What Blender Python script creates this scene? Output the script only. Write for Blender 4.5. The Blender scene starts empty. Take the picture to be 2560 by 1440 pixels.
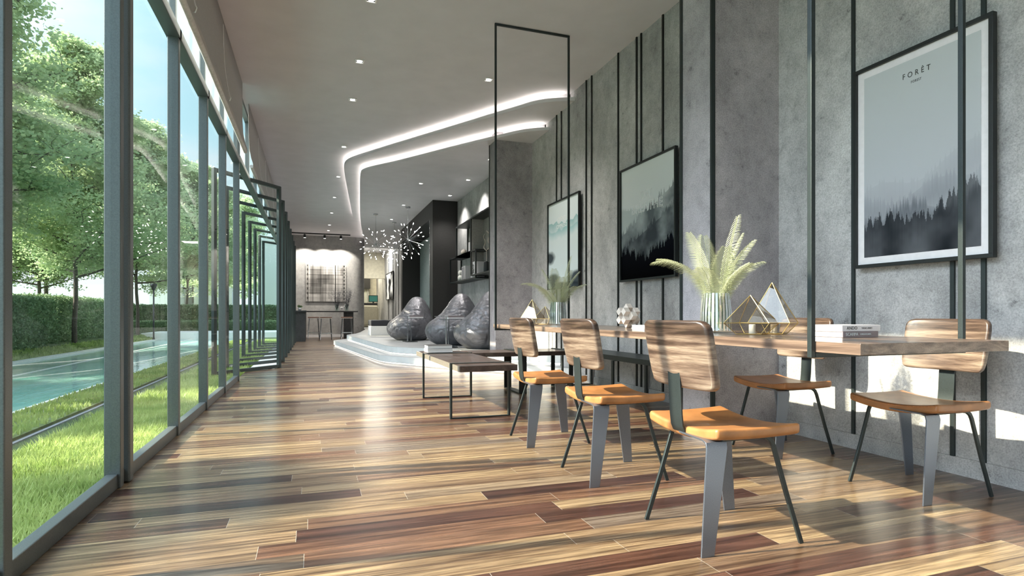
import bpy, bmesh, math, random
import numpy as np
from mathutils import Vector, Matrix, noise
R = math.radians
random.seed(7)
scene = bpy.context.scene
COL = scene.collection

# ------------------------------------------------------------------ camera
cd = bpy.data.cameras.new('camera'); cam = bpy.data.objects.new('camera', cd); COL.objects.link(cam)
cam.location = (0, 0, 0.9)
cam.rotation_euler = (R(90), 0, -math.atan(498 / 1441))
cd.sensor_width = 36.0; cd.lens = 36.0 * 1441 / 2560; cd.shift_y = 66 / 2560
cd.clip_start = 0.05; cd.clip_end = 400
scene.camera = cam

# ------------------------------------------------------------------ colour management
vs = scene.view_settings
scene.display_settings.display_device = 'sRGB'
vs.view_transform = 'Standard'; vs.look = 'None'; vs.gamma = 1.0; vs.use_curve_mapping = False
vs.exposure = 1.14
scene.cycles.transparent_max_bounces = 32

# ------------------------------------------------------------------ world (sky with soft cloud)
SUN_DIR = Vector((1.0, -0.12, -0.715)).normalized()      # the way the light travels
w = bpy.data.worlds.new('sky'); scene.world = w; w.use_nodes = True
nt = w.node_tree; nt.nodes.clear()
out = nt.nodes.new('ShaderNodeOutputWorld'); bg = nt.nodes.new('ShaderNodeBackground')
tc = nt.nodes.new('ShaderNodeTexCoord'); sep = nt.nodes.new('ShaderNodeSeparateXYZ')
ramp = nt.nodes.new('ShaderNodeValToRGB'); nz = nt.nodes.new('ShaderNodeTexNoise')
mp = nt.nodes.new('ShaderNodeMapping'); cr = nt.nodes.new('ShaderNodeValToRGB'); mx = nt.nodes.new('ShaderNodeMix')
mx.data_type = 'RGBA'
ramp.color_ramp.elements[0].position = 0.0; ramp.color_ramp.elements[0].color = (0.55, 0.63, 0.65, 1)
ramp.color_ramp.elements[1].position = 0.75; ramp.color_ramp.elements[1].color = (0.13, 0.29, 0.40, 1)
e = ramp.color_ramp.elements.new(0.28); e.color = (0.27, 0.45, 0.51, 1)
mp.inputs['Scale'].default_value = (1.6, 1.6, 4.0)
nz.inputs['Scale'].default_value = 1.7; nz.inputs['Detail'].default_value = 7
cr.color_ramp.elements[0].position = 0.50; cr.color_ramp.elements[1].position = 0.78
mx.inputs[7].default_value = (0.50, 0.515, 0.53, 1)
L = nt.links.new
L(tc.outputs['Generated'], sep.inputs[0]); L(sep.outputs['Z'], ramp.inputs[0])
L(tc.outputs['Generated'], mp.inputs[0]); L(mp.outputs[0], nz.inputs[0]); L(nz.outputs[0], cr.inputs[0])
L(cr.outputs[0], mx.inputs[0]); L(ramp.outputs[0], mx.inputs[6]); L(mx.outputs[2], bg.inputs[0])
bg.inputs[1].default_value = 1.0
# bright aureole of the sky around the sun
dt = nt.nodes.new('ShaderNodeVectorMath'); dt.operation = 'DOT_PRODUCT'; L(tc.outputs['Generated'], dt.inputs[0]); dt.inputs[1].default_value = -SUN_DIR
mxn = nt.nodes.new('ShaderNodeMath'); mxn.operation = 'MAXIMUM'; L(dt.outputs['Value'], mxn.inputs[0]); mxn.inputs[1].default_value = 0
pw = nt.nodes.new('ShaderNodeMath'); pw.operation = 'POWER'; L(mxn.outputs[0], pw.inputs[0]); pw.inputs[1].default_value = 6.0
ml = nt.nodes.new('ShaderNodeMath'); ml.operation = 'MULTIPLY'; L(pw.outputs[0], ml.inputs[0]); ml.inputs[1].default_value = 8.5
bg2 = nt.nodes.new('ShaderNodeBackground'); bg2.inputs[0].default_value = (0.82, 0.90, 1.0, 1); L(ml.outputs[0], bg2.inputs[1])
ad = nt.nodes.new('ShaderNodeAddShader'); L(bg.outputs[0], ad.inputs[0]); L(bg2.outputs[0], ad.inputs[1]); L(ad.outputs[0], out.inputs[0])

# ------------------------------------------------------------------ sun
sl = bpy.data.lights.new('sun', 'SUN'); so = bpy.data.objects.new('sun', sl); COL.objects.link(so)
sl.energy = 7.2; sl.angle = R(0.7); sl.color = (1.0, 0.89, 0.66)
so.rotation_euler = SUN_DIR.to_track_quat('-Z', 'Y').to_euler(); so.location = (-12, 6, 12)

# ================================================================== materials
def new_mat(name):
    m = bpy.data.materials.new(name); m.use_nodes = True
    nt = m.node_tree; nt.nodes.clear()
    o = nt.nodes.new('ShaderNodeOutputMaterial'); b = nt.nodes.new('ShaderNodeBsdfPrincipled')
    nt.links.new(b.outputs[0], o.inputs[0])
    return m, nt, b, o
def nd(nt, t, **k):
    n = nt.nodes.new(t)
    for a, v in k.items():
        if a.startswith('_'): setattr(n, a[1:], v)
        else: n.inputs[a.replace('__', ' ')].default_value = v
    return n
def ramp_node(nt, stops, interp='LINEAR'):
    r = nt.nodes.new('ShaderNodeValToRGB'); cr = r.color_ramp; cr.interpolation = interp
    while len(cr.elements) > 1: cr.elements.remove(cr.elements[-1])
    cr.elements[0].position = stops[0][0]; cr.elements[0].color = (*stops[0][1], 1)
    for p, c in stops[1:]:
        e = cr.elements.new(p); e.color = (*c, 1)
    return r
def coords(nt, scale=(1, 1, 1), rot=(0, 0, 0), kind='Object'):
    t = nt.nodes.new('ShaderNodeTexCoord'); m = nt.nodes.new('ShaderNodeMapping')
    m.inputs['Scale'].default_value = scale; m.inputs['Rotation'].default_value = rot
    nt.links.new(t.outputs[kind], m.inputs[0]); return m.outputs[0]
def mathn(nt, op, a, b=None, c=None):
    n = nt.nodes.new('ShaderNodeMath'); n.operation = op
    for i, v in enumerate((a, b, c)):
        if v is None: continue
        if isinstance(v, (int, float)): n.inputs[i].default_value = v
        else: nt.links.new(v, n.inputs[i])
    return n.outputs[0]
def mixc(nt, f, a, b, mode='MIX'):
    n = nt.nodes.new('ShaderNodeMix'); n.data_type = 'RGBA'; n.blend_type = mode
    for i, v in ((0, f), (6, a), (7, b)):
        if isinstance(v, (int, float)): n.inputs[i].default_value = v
        elif isinstance(v, tuple): n.inputs[i].default_value = (*v, 1)
        else: nt.links.new(v, n.inputs[i])
    return n.outputs[2]
def plain(name, col, rough=0.5, metal=0.0, nscale=30, amp=0.12, bump=0.0, bscale=200, coat=0.0, spec=0.5, sheen=0.0):
    m, nt, b, o = new_mat(name)
    v = coords(nt); n = nd(nt, 'ShaderNodeTexNoise', Scale=nscale, Detail=4.0); nt.links.new(v, n.inputs[0])
    lo = tuple(c * (1 - amp) for c in col); hi = tuple(min(1, c * (1 + amp)) for c in col)
    r = ramp_node(nt, [(0.3, lo), (0.7, hi)]); nt.links.new(n.outputs[0], r.inputs[0])
    nt.links.new(r.outputs[0], b.inputs['Base Color'])
    b.inputs['Roughness'].default_value = rough; b.inputs['Metallic'].default_value = metal
    b.inputs['Coat Weight'].default_value = coat; b.inputs['Specular IOR Level'].default_value = spec
    b.inputs['Sheen Weight'].default_value = sheen
    if bump:
        n2 = nd(nt, 'ShaderNodeTexNoise', Scale=bscale, Detail=3.0); nt.links.new(v, n2.inputs[0])
        bp = nd(nt, 'ShaderNodeBump', Strength=bump, Distance=0.002); nt.links.new(n2.outputs[0], bp.inputs['Height'])
        nt.links.new(bp.outputs[0], b.inputs['Normal'])
    return m
def emis(name, col, s):
    m, nt, b, o = new_mat(name)
    b.inputs['Base Color'].default_value = (*col, 1); b.inputs['Emission Color'].default_value = (*col, 1)
    b.inputs['Emission Strength'].default_value = s
    return m
def glass_thin(name, tint=(1, 1, 1), rough=0.0, refl=1.0, gk=0.25, base=0.012):
    m, nt, b, o = new_mat(name); nt.nodes.remove(b)
    t = nd(nt, 'ShaderNodeBsdfTransparent'); t.inputs[0].default_value = (*tint, 1)
    g = nd(nt, 'ShaderNodeBsdfGlossy', Roughness=rough); g.inputs[0].default_value = (refl, refl, refl, 1)
    ge = nt.nodes.new('ShaderNodeNewGeometry'); dp = nt.nodes.new('ShaderNodeVectorMath'); dp.operation = 'DOT_PRODUCT'
    nt.links.new(ge.outputs['Incoming'], dp.inputs[0]); nt.links.new(ge.outputs['Normal'], dp.inputs[1])
    c = mathn(nt, 'SUBTRACT', 1.0, mathn(nt, 'ABSOLUTE', dp.outputs['Value']))
    f = mathn(nt, 'ADD', base, mathn(nt, 'MULTIPLY', mathn(nt, 'POWER', c, 5.0), gk)); x = nd(nt, 'ShaderNodeMixShader')
    nt.links.new(f, x.inputs[0]); nt.links.new(t.outputs[0], x.inputs[1]); nt.links.new(g.outputs[0], x.inputs[2])
    nt.links.new(x.outputs[0], o.inputs[0]); return m

def concrete(name, c0, c1, speck=0.35, bump=0.5, rough=0.75, stretch=(1, 1, .55)):
    m, nt, b, o = new_mat(name); v = coords(nt, stretch); v1 = coords(nt)
    n1 = nd(nt, 'ShaderNodeTexNoise', Scale=1.3, Detail=7.0, Roughness=0.62); nt.links.new(v, n1.inputs[0])
    n2 = nd(nt, 'ShaderNodeTexNoise', Scale=115.0, Detail=3.0, Roughness=0.65); nt.links.new(v1, n2.inputs[0])
    n3 = nd(nt, 'ShaderNodeTexNoise', Scale=9.0, Detail=8.0, Roughness=0.75); nt.links.new(v1, n3.inputs[0])
    r1 = ramp_node(nt, [(0.32, c0), (0.68, c1)]); nt.links.new(n1.outputs[0], r1.inputs[0])
    r2 = ramp_node(nt, [(0.33, (1 - speck,) * 3), (0.5, (0.93,) * 3), (0.7, (1.0 + speck * .5,) * 3)]); nt.links.new(n2.outputs[0], r2.inputs[0])
    r3 = ramp_node(nt, [(0.30, (0.38,) * 3), (0.39, (0.86,) * 3), (0.52, (1.0,) * 3), (0.7, (1.12,) * 3)]); nt.links.new(n3.outputs[0], r3.inputs[0])
    c = mixc(nt, 1.0, r1.outputs[0], r2.outputs[0], 'MULTIPLY'); c = mixc(nt, 1.0, c, r3.outputs[0], 'MULTIPLY')
    nt.links.new(c, b.inputs['Base Color'])
    b.inputs['Roughness'].default_value = rough; b.inputs['Specular IOR Level'].default_value = 0.35
    h = mathn(nt, 'ADD', n2.outputs[0], n3.outputs[0])
    bp = nd(nt, 'ShaderNodeBump', Strength=bump, Distance=0.004); nt.links.new(h, bp.inputs['Height'])
    nt.links.new(bp.outputs[0], b.inputs['Normal'])
    return m

def wood(name, stops, along='Y', fine=1.0, rough=0.42, bands=0.0, ring=5.0, coat=0.0, sc=None):
    """wood grain running along one object axis"""
    m, nt, b, o = new_mat(name)
    sc = sc or {'X': (0.6, 13, 13), 'Y': (13, 0.6, 13), 'Z': (13, 13, 0.6)}[along]
    v = coords(nt, tuple(s * fine for s in sc))
    n0 = nd(nt, 'ShaderNodeTexNoise', Scale=0.5, Detail=2.0, Distortion=0.7); nt.links.new(v, n0.inputs[0])
    n1 = nd(nt, 'ShaderNodeTexNoise', Scale=1.6, Detail=8.0, Roughness=0.66, Distortion=0.3); nt.links.new(v, n1.inputs[0])
    rings = mathn(nt, 'FRACT', mathn(nt, 'MULTIPLY', n0.outputs[0], ring))
    rings = mathn(nt, 'ABSOLUTE', mathn(nt, 'SUBTRACT', rings, 0.5))
    f = mathn(nt, 'ADD', mathn(nt, 'MULTIPLY', rings, 0.40), mathn(nt, 'MULTIPLY', n1.outputs[0], 0.80))
    r = ramp_node(nt, stops); nt.links.new(f, r.inputs[0])
    v2 = coords(nt, tuple(s * 9 * fine for s in sc)); n2 = nd(nt, 'ShaderNodeTexNoise', Scale=2.0, Detail=3.0); nt.links.new(v2, n2.inputs[0])
    r2 = ramp_node(nt, [(0.35, (0.72,) * 3), (0.6, (1.05,) * 3)]); nt.links.new(n2.outputs[0], r2.inputs[0])
    c = mixc(nt, 1.0, r.outputs[0], r2.outputs[0], 'MULTIPLY')
    nt.links.new(c, b.inputs['Base Color']); b.inputs['Roughness'].default_value = rough; b.inputs['Coat Weight'].default_value = coat
    bp = nd(nt, 'ShaderNodeBump', Strength=0.15, Distance=0.001); nt.links.new(n2.outputs[0], bp.inputs['Height'])
    nt.links.new(bp.outputs[0], b.inputs['Normal'])
    return m

def floor_mat():
    m, nt, b, o = new_mat('plank_floor')
    t = nt.nodes.new('ShaderNodeTexCoord'); s = nt.nodes.new('ShaderNodeSeparateXYZ'); nt.links.new(t.outputs['Object'], s.inputs[0])
    W, LEN = 0.128, 1.15
    yr = mathn(nt, 'DIVIDE', s.outputs['Y'], W); row = mathn(nt, 'FLOOR', yr); fy = mathn(nt, 'FRACT', yr)
    wn = nd(nt, 'ShaderNodeTexWhiteNoise', _noise_dimensions='1D'); nt.links.new(row, wn.inputs['W'])
    xo = mathn(nt, 'ADD', mathn(nt, 'DIVIDE', s.outputs['X'], LEN), mathn(nt, 'MULTIPLY', wn.outputs['Value'], 7.3))
    colm = mathn(nt, 'FLOOR', xo); fx = mathn(nt, 'FRACT', xo)
    cx = nt.nodes.new('ShaderNodeCombineXYZ'); nt.links.new(row, cx.inputs[0]); nt.links.new(colm, cx.inputs[1])
    wn2 = nd(nt, 'ShaderNodeTexWhiteNoise', _noise_dimensions='2D'); nt.links.new(cx.outputs[0], wn2.inputs['Vector'])
    base = ramp_node(nt, [(0.0, (0.042, 0.019, 0.015)), (0.15, (0.078, 0.036, 0.025)), (0.28, (0.115, 0.060, 0.038)), (0.42, (0.14, 0.086, 0.054)),
                          (0.56, (0.175, 0.118, 0.072)), (0.74, (0.21, 0.146, 0.086)), (0.90, (0.265, 0.190, 0.112)), (1.0, (0.13, 0.10, 0.08))])
    nt.links.new(wn2.outputs['Value'], base.inputs[0])
    # grain, shifted per board
    sh = nt.nodes.new('ShaderNodeVectorMath'); sh.operation = 'MULTIPLY_ADD'
    nt.links.new(wn2.outputs['Color'], sh.inputs[0]); sh.inputs[1].default_value = (30, 30, 30); nt.links.new(t.outputs['Object'], sh.inputs[2])
    mp = nt.nodes.new('ShaderNodeMapping'); mp.inputs['Scale'].default_value = (0.75, 20, 1); nt.links.new(sh.outputs[0], mp.inputs[0])
    g0 = nd(nt, 'ShaderNodeTexNoise', Scale=0.55, Detail=2.0, Distortion=0.9); nt.links.new(mp.outputs[0], g0.inputs[0])
    g1 = nd(nt, 'ShaderNodeTexNoise', Scale=1.7, Detail=8.0, Roughness=0.66, Distortion=0.25); nt.links.new(mp.outputs[0], g1.inputs[0])
    mp2 = nt.nodes.new('ShaderNodeMapping'); mp2.inputs['Scale'].default_value = (6, 150, 1); nt.links.new(sh.outputs[0], mp2.inputs[0])
    g2 = nd(nt, 'ShaderNodeTexNoise', Scale=1.0, Detail=3.0); nt.links.new(mp2.outputs[0], g2.inputs[0])
    ring = mathn(nt, 'ABSOLUTE', mathn(nt, 'SUBTRACT', mathn(nt, 'FRACT', mathn(nt, 'MULTIPLY', g0.outputs[0], 4.0)), 0.5))
    f = mathn(nt, 'ADD', mathn(nt, 'MULTIPLY', ring, 0.28), mathn(nt, 'MULTIPLY', g1.outputs[0], 0.86))
    gr = ramp_node(nt, [(0.34, (0.26, 0.21, 0.20)), (0.44, (0.62, 0.56, 0.53)), (0.54, (1.02, 1.0, 0.97)), (0.70, (1.62, 1.58, 1.50))]); nt.links.new(f, gr.inputs[0])
    r2 = ramp_node(nt, [(0.32, (0.45,) * 3), (0.58, (1.12,) * 3)]); nt.links.new(g2.outputs[0], r2.inputs[0])
    c = mixc(nt, 1.0, base.outputs[0], gr.outputs[0], 'MULTIPLY'); c = mixc(nt, 0.8, c, r2.outputs[0], 'MULTIPLY')
    # seams: fine dark line between rows, pale line on the butt joints
    e1 = mathn(nt, 'MINIMUM', fy, mathn(nt, 'SUBTRACT', 1.0, fy)); seam = mathn(nt, 'LESS_THAN', e1, 0.012)
    e2 = mathn(nt, 'MINIMUM', fx, mathn(nt, 'SUBTRACT', 1.0, fx)); butt = mathn(nt, 'LESS_THAN', e2, 0.0008)
    c = mixc(nt, mathn(nt, 'MULTIPLY', seam, 0.65), c, (0.04, 0.025, 0.02))
    c = mixc(nt, mathn(nt, 'MULTIPLY', butt, 0.7), c, (0.42, 0.39, 0.34))
    nt.links.new(c, b.inputs['Base Color'])
    rr = ramp_node(nt, [(0.2, (0.36,) * 3), (0.8, (0.23,) * 3)]); nt.links.new(g1.outputs[0], rr.inputs[0]); nt.links.new(rr.outputs[0], b.inputs['Roughness'])
    b.inputs['Specular IOR Level'].default_value = 0.55; b.inputs['Coat Weight'].default_value = 0.25; b.inputs['Coat Roughness'].default_value = 0.17
    h = mathn(nt, 'SUBTRACT', mathn(nt, 'MULTIPLY', g2.outputs[0], 0.5), mathn(nt, 'MULTIPLY', seam, 0.8))
    bp = nd(nt, 'ShaderNodeBump', Strength=0.22, Distance=0.0015); nt.links.new(h, bp.inputs['Height']); nt.links.new(bp.outputs[0], b.inputs['Normal'])
    return m

def leaf_mat(name, c0, c1, trans=0.45, rough=0.55):
    m, nt, b, o = new_mat(name); v = coords(nt)
    n = nd(nt, 'ShaderNodeTexNoise', Scale=2.3, Detail=6.0); nt.links.new(v, n.inputs[0])
    r = ramp_node(nt, [(0.3, c0), (0.7, c1)]); nt.links.new(n.outputs[0], r.inputs[0])
    nt.links.new(r.outputs[0], b.inputs['Base Color']); b.inputs['Roughness'].default_value = rough
    t = nd(nt, 'ShaderNodeBsdfTranslucent'); nt.links.new(r.outputs[0], t.inputs[0])
    x = nd(nt, 'ShaderNodeMixShader', Fac=trans); nt.links.new(b.outputs[0], x.inputs[1]); nt.links.new(t.outputs[0], x.inputs[2])
    nt.links.new(x.outputs[0], o.inputs[0]); return m

def attr_mat(name, rough=0.3, coat=0.6):
    m, nt, b, o = new_mat(name); a = nt.nodes.new('ShaderNodeAttribute'); a.attribute_name = 'ink'
    nt.links.new(a.outputs['Color'], b.inputs['Base Color']); b.inputs['Roughness'].default_value = rough; b.inputs['Specular IOR Level'].default_value = 0.02
    b.inputs['Coat Weight'].default_value = coat; b.inputs['Coat Roughness'].default_value = 0.08; return m

M = {}
M['concrete'] = concrete('concrete_wall', (0.29, 0.29, 0.295), (0.61, 0.605, 0.605), speck=0.30, bump=0.8)
M['concrete_pier'] = concrete('concrete_pier', (0.29, 0.275, 0.295), (0.54, 0.515, 0.55), speck=0.30, bump=0.8)
M['concrete_end'] = concrete('concrete_end_wall', (0.30, 0.30, 0.30), (0.50, 0.49, 0.47), speck=0.15, bump=0.25)
M['concrete_dark'] = concrete('dark_terrazzo', (0.05, 0.05, 0.052), (0.09, 0.09, 0.092), speck=0.6, bump=0.2, rough=0.6)
M['ceiling'] = plain('ceiling_paint', (0.64, 0.625, 0.655), 0.75, amp=0.04, nscale=3)
M['ceiling_drop'] = plain('ceiling_drop_paint', (0.66, 0.65, 0.68), 0.6, amp=0.04, nscale=3)
M['floor'] = floor_mat()
M['frame'] = plain('window_frame_metal', (0.135, 0.155, 0.16), 0.36, 0.5, amp=0.15, nscale=200, bump=0.12, bscale=900)
M['doorframe'] = plain('door_frame_metal', (0.055, 0.072, 0.072), 0.38, 0.5, amp=0.15, nscale=200, bump=0.12, bscale=900)
M['black'] = plain('black_metal', (0.012, 0.015, 0.016), 0.42, 0.2, amp=0.2, nscale=300, bump=0.15, bscale=900)
M['steel'] = plain('painted_steel', (0.030, 0.040, 0.042), 0.40, 0.45, amp=0.35, nscale=500, bump=0.2, bscale=900)
M['legsteel'] = plain('leg_steel', (0.19, 0.215, 0.265), 0.32, 0.8, amp=0.3, nscale=600, bump=0.15, bscale=900)
M['glass'] = glass_thin('window_glass', (0.965, 0.98, 0.98))
M['doorglass'] = glass_thin('door_glass', (0.97, 0.99, 0.985), gk=0.2)
M['vaseglass'] = glass_thin('clear_glass', (0.88, 0.92, 0.91), 0.02, 1.0)
M['blind'] = plain('blind_fabric', (0.42, 0.41, 0.395), 0.85, amp=0.06, nscale=60)
M['blindrail'] = plain('blind_rail', (0.60, 0.59, 0.57), 0.5)
M['white'] = plain('white_paint', (0.80, 0.80, 0.80), 0.45, amp=0.03)
M['seat'] = plain('tan_leather', (0.34, 0.145, 0.050), 0.38, amp=0.22, nscale=14, bump=0.25, bscale=500, coat=0.15)
M['edge'] = plain('seat_edge', (0.42, 0.17, 0.06), 0.45, amp=0.25, nscale=80)
M['walnut'] = wood('walnut_back', [(0.36, (0.026, 0.015, 0.012)), (0.45, (0.075, 0.047, 0.035)), (0.53, (0.145, 0.099, 0.074)), (0.62, (0.23, 0.172, 0.130)), (0.74, (0.31, 0.248, 0.188))], 'Y', 1.0, 0.32, coat=0.2, ring=4, sc=(2.5, 1.1, 22))
M['oak'] = wood('table_oak', [(0.36, (0.095, 0.062, 0.048)), (0.5, (0.19, 0.13, 0.098)), (0.68, (0.30, 0.22, 0.165))], 'Y', 1.0, 0.30, coat=0.3, ring=4, sc=(9, 0.5, 30))
M['darkwood'] = wood('dark_bench_wood', [(0.3, (0.040, 0.026, 0.022)), (0.55, (0.070, 0.046, 0.038)), (0.8, (0.10, 0.068, 0.055))], 'Y', 0.9, 0.33, coat=0.3)
M['benchedge'] = plain('bench_edge', (0.16, 0.14, 0.115), 0.5, amp=0.2, nscale=60)
M['leather'] = plain('beanbag_leather', (0.15, 0.15, 0.168), 0.34, 0.4, amp=0.3, nscale=6, coat=0.15)
M['paper'] = plain('paper_pages', (0.84, 0.83, 0.84), 0.7, amp=0.06, nscale=300)
M['cover_white'] = plain('white_cover', (0.74, 0.72, 0.75), 0.4, amp=0.04)
M['cover_mauve'] = plain('mauve_cover', (0.25, 0.21, 0.225), 0.45, amp=0.04)
M['cover_dark'] = plain('dark_cover', (0.03, 0.03, 0.034), 0.4)
M['ink'] = plain('black_ink', (0.02, 0.02, 0.02), 0.5)
M['inkwhite'] = plain('white_ink', (0.85, 0.87, 0.88), 0.5, amp=0.02)
M['inkgrey'] = plain('grey_ink', (0.62, 0.68, 0.70), 0.5, amp=0.02)
M['print'] = attr_mat('printed_paper', 0.8, 0.0)
M['weave'] = attr_mat('woven_panel', 0.8, 0.0)
M['brass'] = plain('brass', (0.62, 0.47, 0.20), 0.25, 0.9, amp=0.1)
M['smoke'] = glass_thin('smoked_glass', (0.80, 0.77, 0.73), 0.0, 0.9, base=0.10)
M['candle'] = plain('candle_wax', (0.85, 0.84, 0.80), 0.4, amp=0.02)
M['palewood'] = plain('pale_maple', (0.68, 0.60, 0.54), 0.5, amp=0.06, nscale=25)
M['frond'] = leaf_mat('dried_palm', (0.40, 0.44, 0.25), (0.62, 0.64, 0.47), 0.3)
M['leaf'] = leaf_mat('tree_leaf', (0.26, 0.38, 0.17), (0.54, 0.64, 0.36), 0.45)
M['leaf_pale'] = leaf_mat('pale_tree_leaf', (0.38, 0.50, 0.26), (0.62, 0.70, 0.46), 0.5)
M['hedge'] = leaf_mat('hedge_leaf', (0.14, 0.23, 0.11), (0.28, 0.38, 0.20), 0.25)
M['bark'] = plain('bark', (0.085, 0.07, 0.055), 0.9, amp=0.4, nscale=25, bump=0.6, bscale=40)
M['grass'] = leaf_mat('grass_blade', (0.22, 0.34, 0.08), (0.56, 0.66, 0.26), 0.4)
M['soil'] = plain('lawn_soil', (0.10, 0.14, 0.05), 0.9, amp=0.3, nscale=12)
M['led'] = emis('led_warm', (1.0, 0.93, 0.84), 3.4)
M['led2'] = emis('led_white', (1.0, 0.95, 0.88), 2.0)
M['bulb'] = emis('bulb_white', (1.0, 0.97, 0.93), 7)
M['down'] = emis('downlight_glow', (1.0, 0.97, 0.92), 9)
M['platform'] = plain('platform_microcement', (0.27, 0.275, 0.28), 0.42, amp=0.12, nscale=5)
M['riser'] = plain('riser_marble', (0.62, 0.65, 0.66), 0.35, amp=0.07, nscale=4)
M['charcoal'] = plain('charcoal_fabric', (0.035, 0.037, 0.045), 0.9, amp=0.2, nscale=200)
M['darkpanel'] = plain('dark_panel', (0.012, 0.0115, 0.011), 0.55, amp=0.3, nscale=40, bump=0.2)
M['teal'] = plain('textured_panel', (0.20, 0.25, 0.25), 0.6, amp=0.5, nscale=70, bump=0.6, bscale=90)
M['shelfgrey'] = plain('shelf_panel', (0.33, 0.32, 0.31), 0.5)
M['stool_leather'] = plain('stool_leather', (0.17, 0.075, 0.045), 0.4)
M['chrome'] = plain('chrome', (0.5, 0.52, 0.54), 0.2, 0.9)
M['silver'] = plain('silvered_glass', (0.80, 0.82, 0.83), 0.10, 0.85, amp=0.05)
M['beige'] = plain('beige_plaster', (0.50, 0.47, 0.38), 0.8, amp=0.1, nscale=8)
M['beigefab'] = plain('beige_upholstery', (0.42, 0.38, 0.28), 0.9)
M['pillow'] = plain('brown_pillow', (0.23, 0.16, 0.11), 0.9)
M['curtain'] = plain('sheer_curtain', (0.55, 0.56, 0.50), 0.9, amp=0.1)
M['water'] = None
M['coping'] = plain('pale_coping', (0.72, 0.72, 0.70), 0.6)
M['kerb'] = plain('grey_kerb', (0.24, 0.26, 0.29), 0.6)
M['channel'] = plain('dark_channel', (0.035, 0.06, 0.055), 0.15, amp=0.3, nscale=8)
M['render'] = plain('white_render', (0.85, 0.85, 0.86), 0.7, amp=0.03)
nt = M['leather'].node_tree; b = nt.nodes['Principled BSDF']; v = coords(nt, (2.2, 6.0, 3.4))
n = nd(nt, 'ShaderNodeTexNoise', Scale=1.0, Detail=5.0, Roughness=0.6, Distortion=1.3); nt.links.new(v, n.inputs[0])
fold = mathn(nt, 'ABSOLUTE', mathn(nt, 'SUBTRACT', n.outputs[0], 0.5)); bp = nd(nt, 'ShaderNodeBump', Strength=0.45, Distance=0.08)
nt.links.new(fold, bp.inputs['Height']); nt.links.new(bp.outputs[0], b.inputs['Normal'])
m, nt, b, o = new_mat('pool_water'); v = coords(nt, (1, .3, 1)); n = nd(nt, 'ShaderNodeTexNoise', Scale=3.0, Detail=5.0); nt.links.new(v, n.inputs[0])
r = ramp_node(nt, [(0.35, (0.16, 0.46, 0.40)), (0.65, (0.36, 0.64, 0.58))]); nt.links.new(n.outputs[0], r.inputs[0]); nt.links.new(r.outputs[0], b.inputs['Base Color'])
b.inputs['Roughness'].default_value = 0.06
n2 = nd(nt, 'ShaderNodeTexNoise', Scale=14.0, Detail=3.0); nt.links.new(v, n2.inputs[0]); bp = nd(nt, 'ShaderNodeBump', Strength=0.2, Distance=0.02)
nt.links.new(n2.outputs[0], bp.inputs['Height']); nt.links.new(bp.outputs[0], b.inputs['Normal']); M['water'] = m

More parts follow.
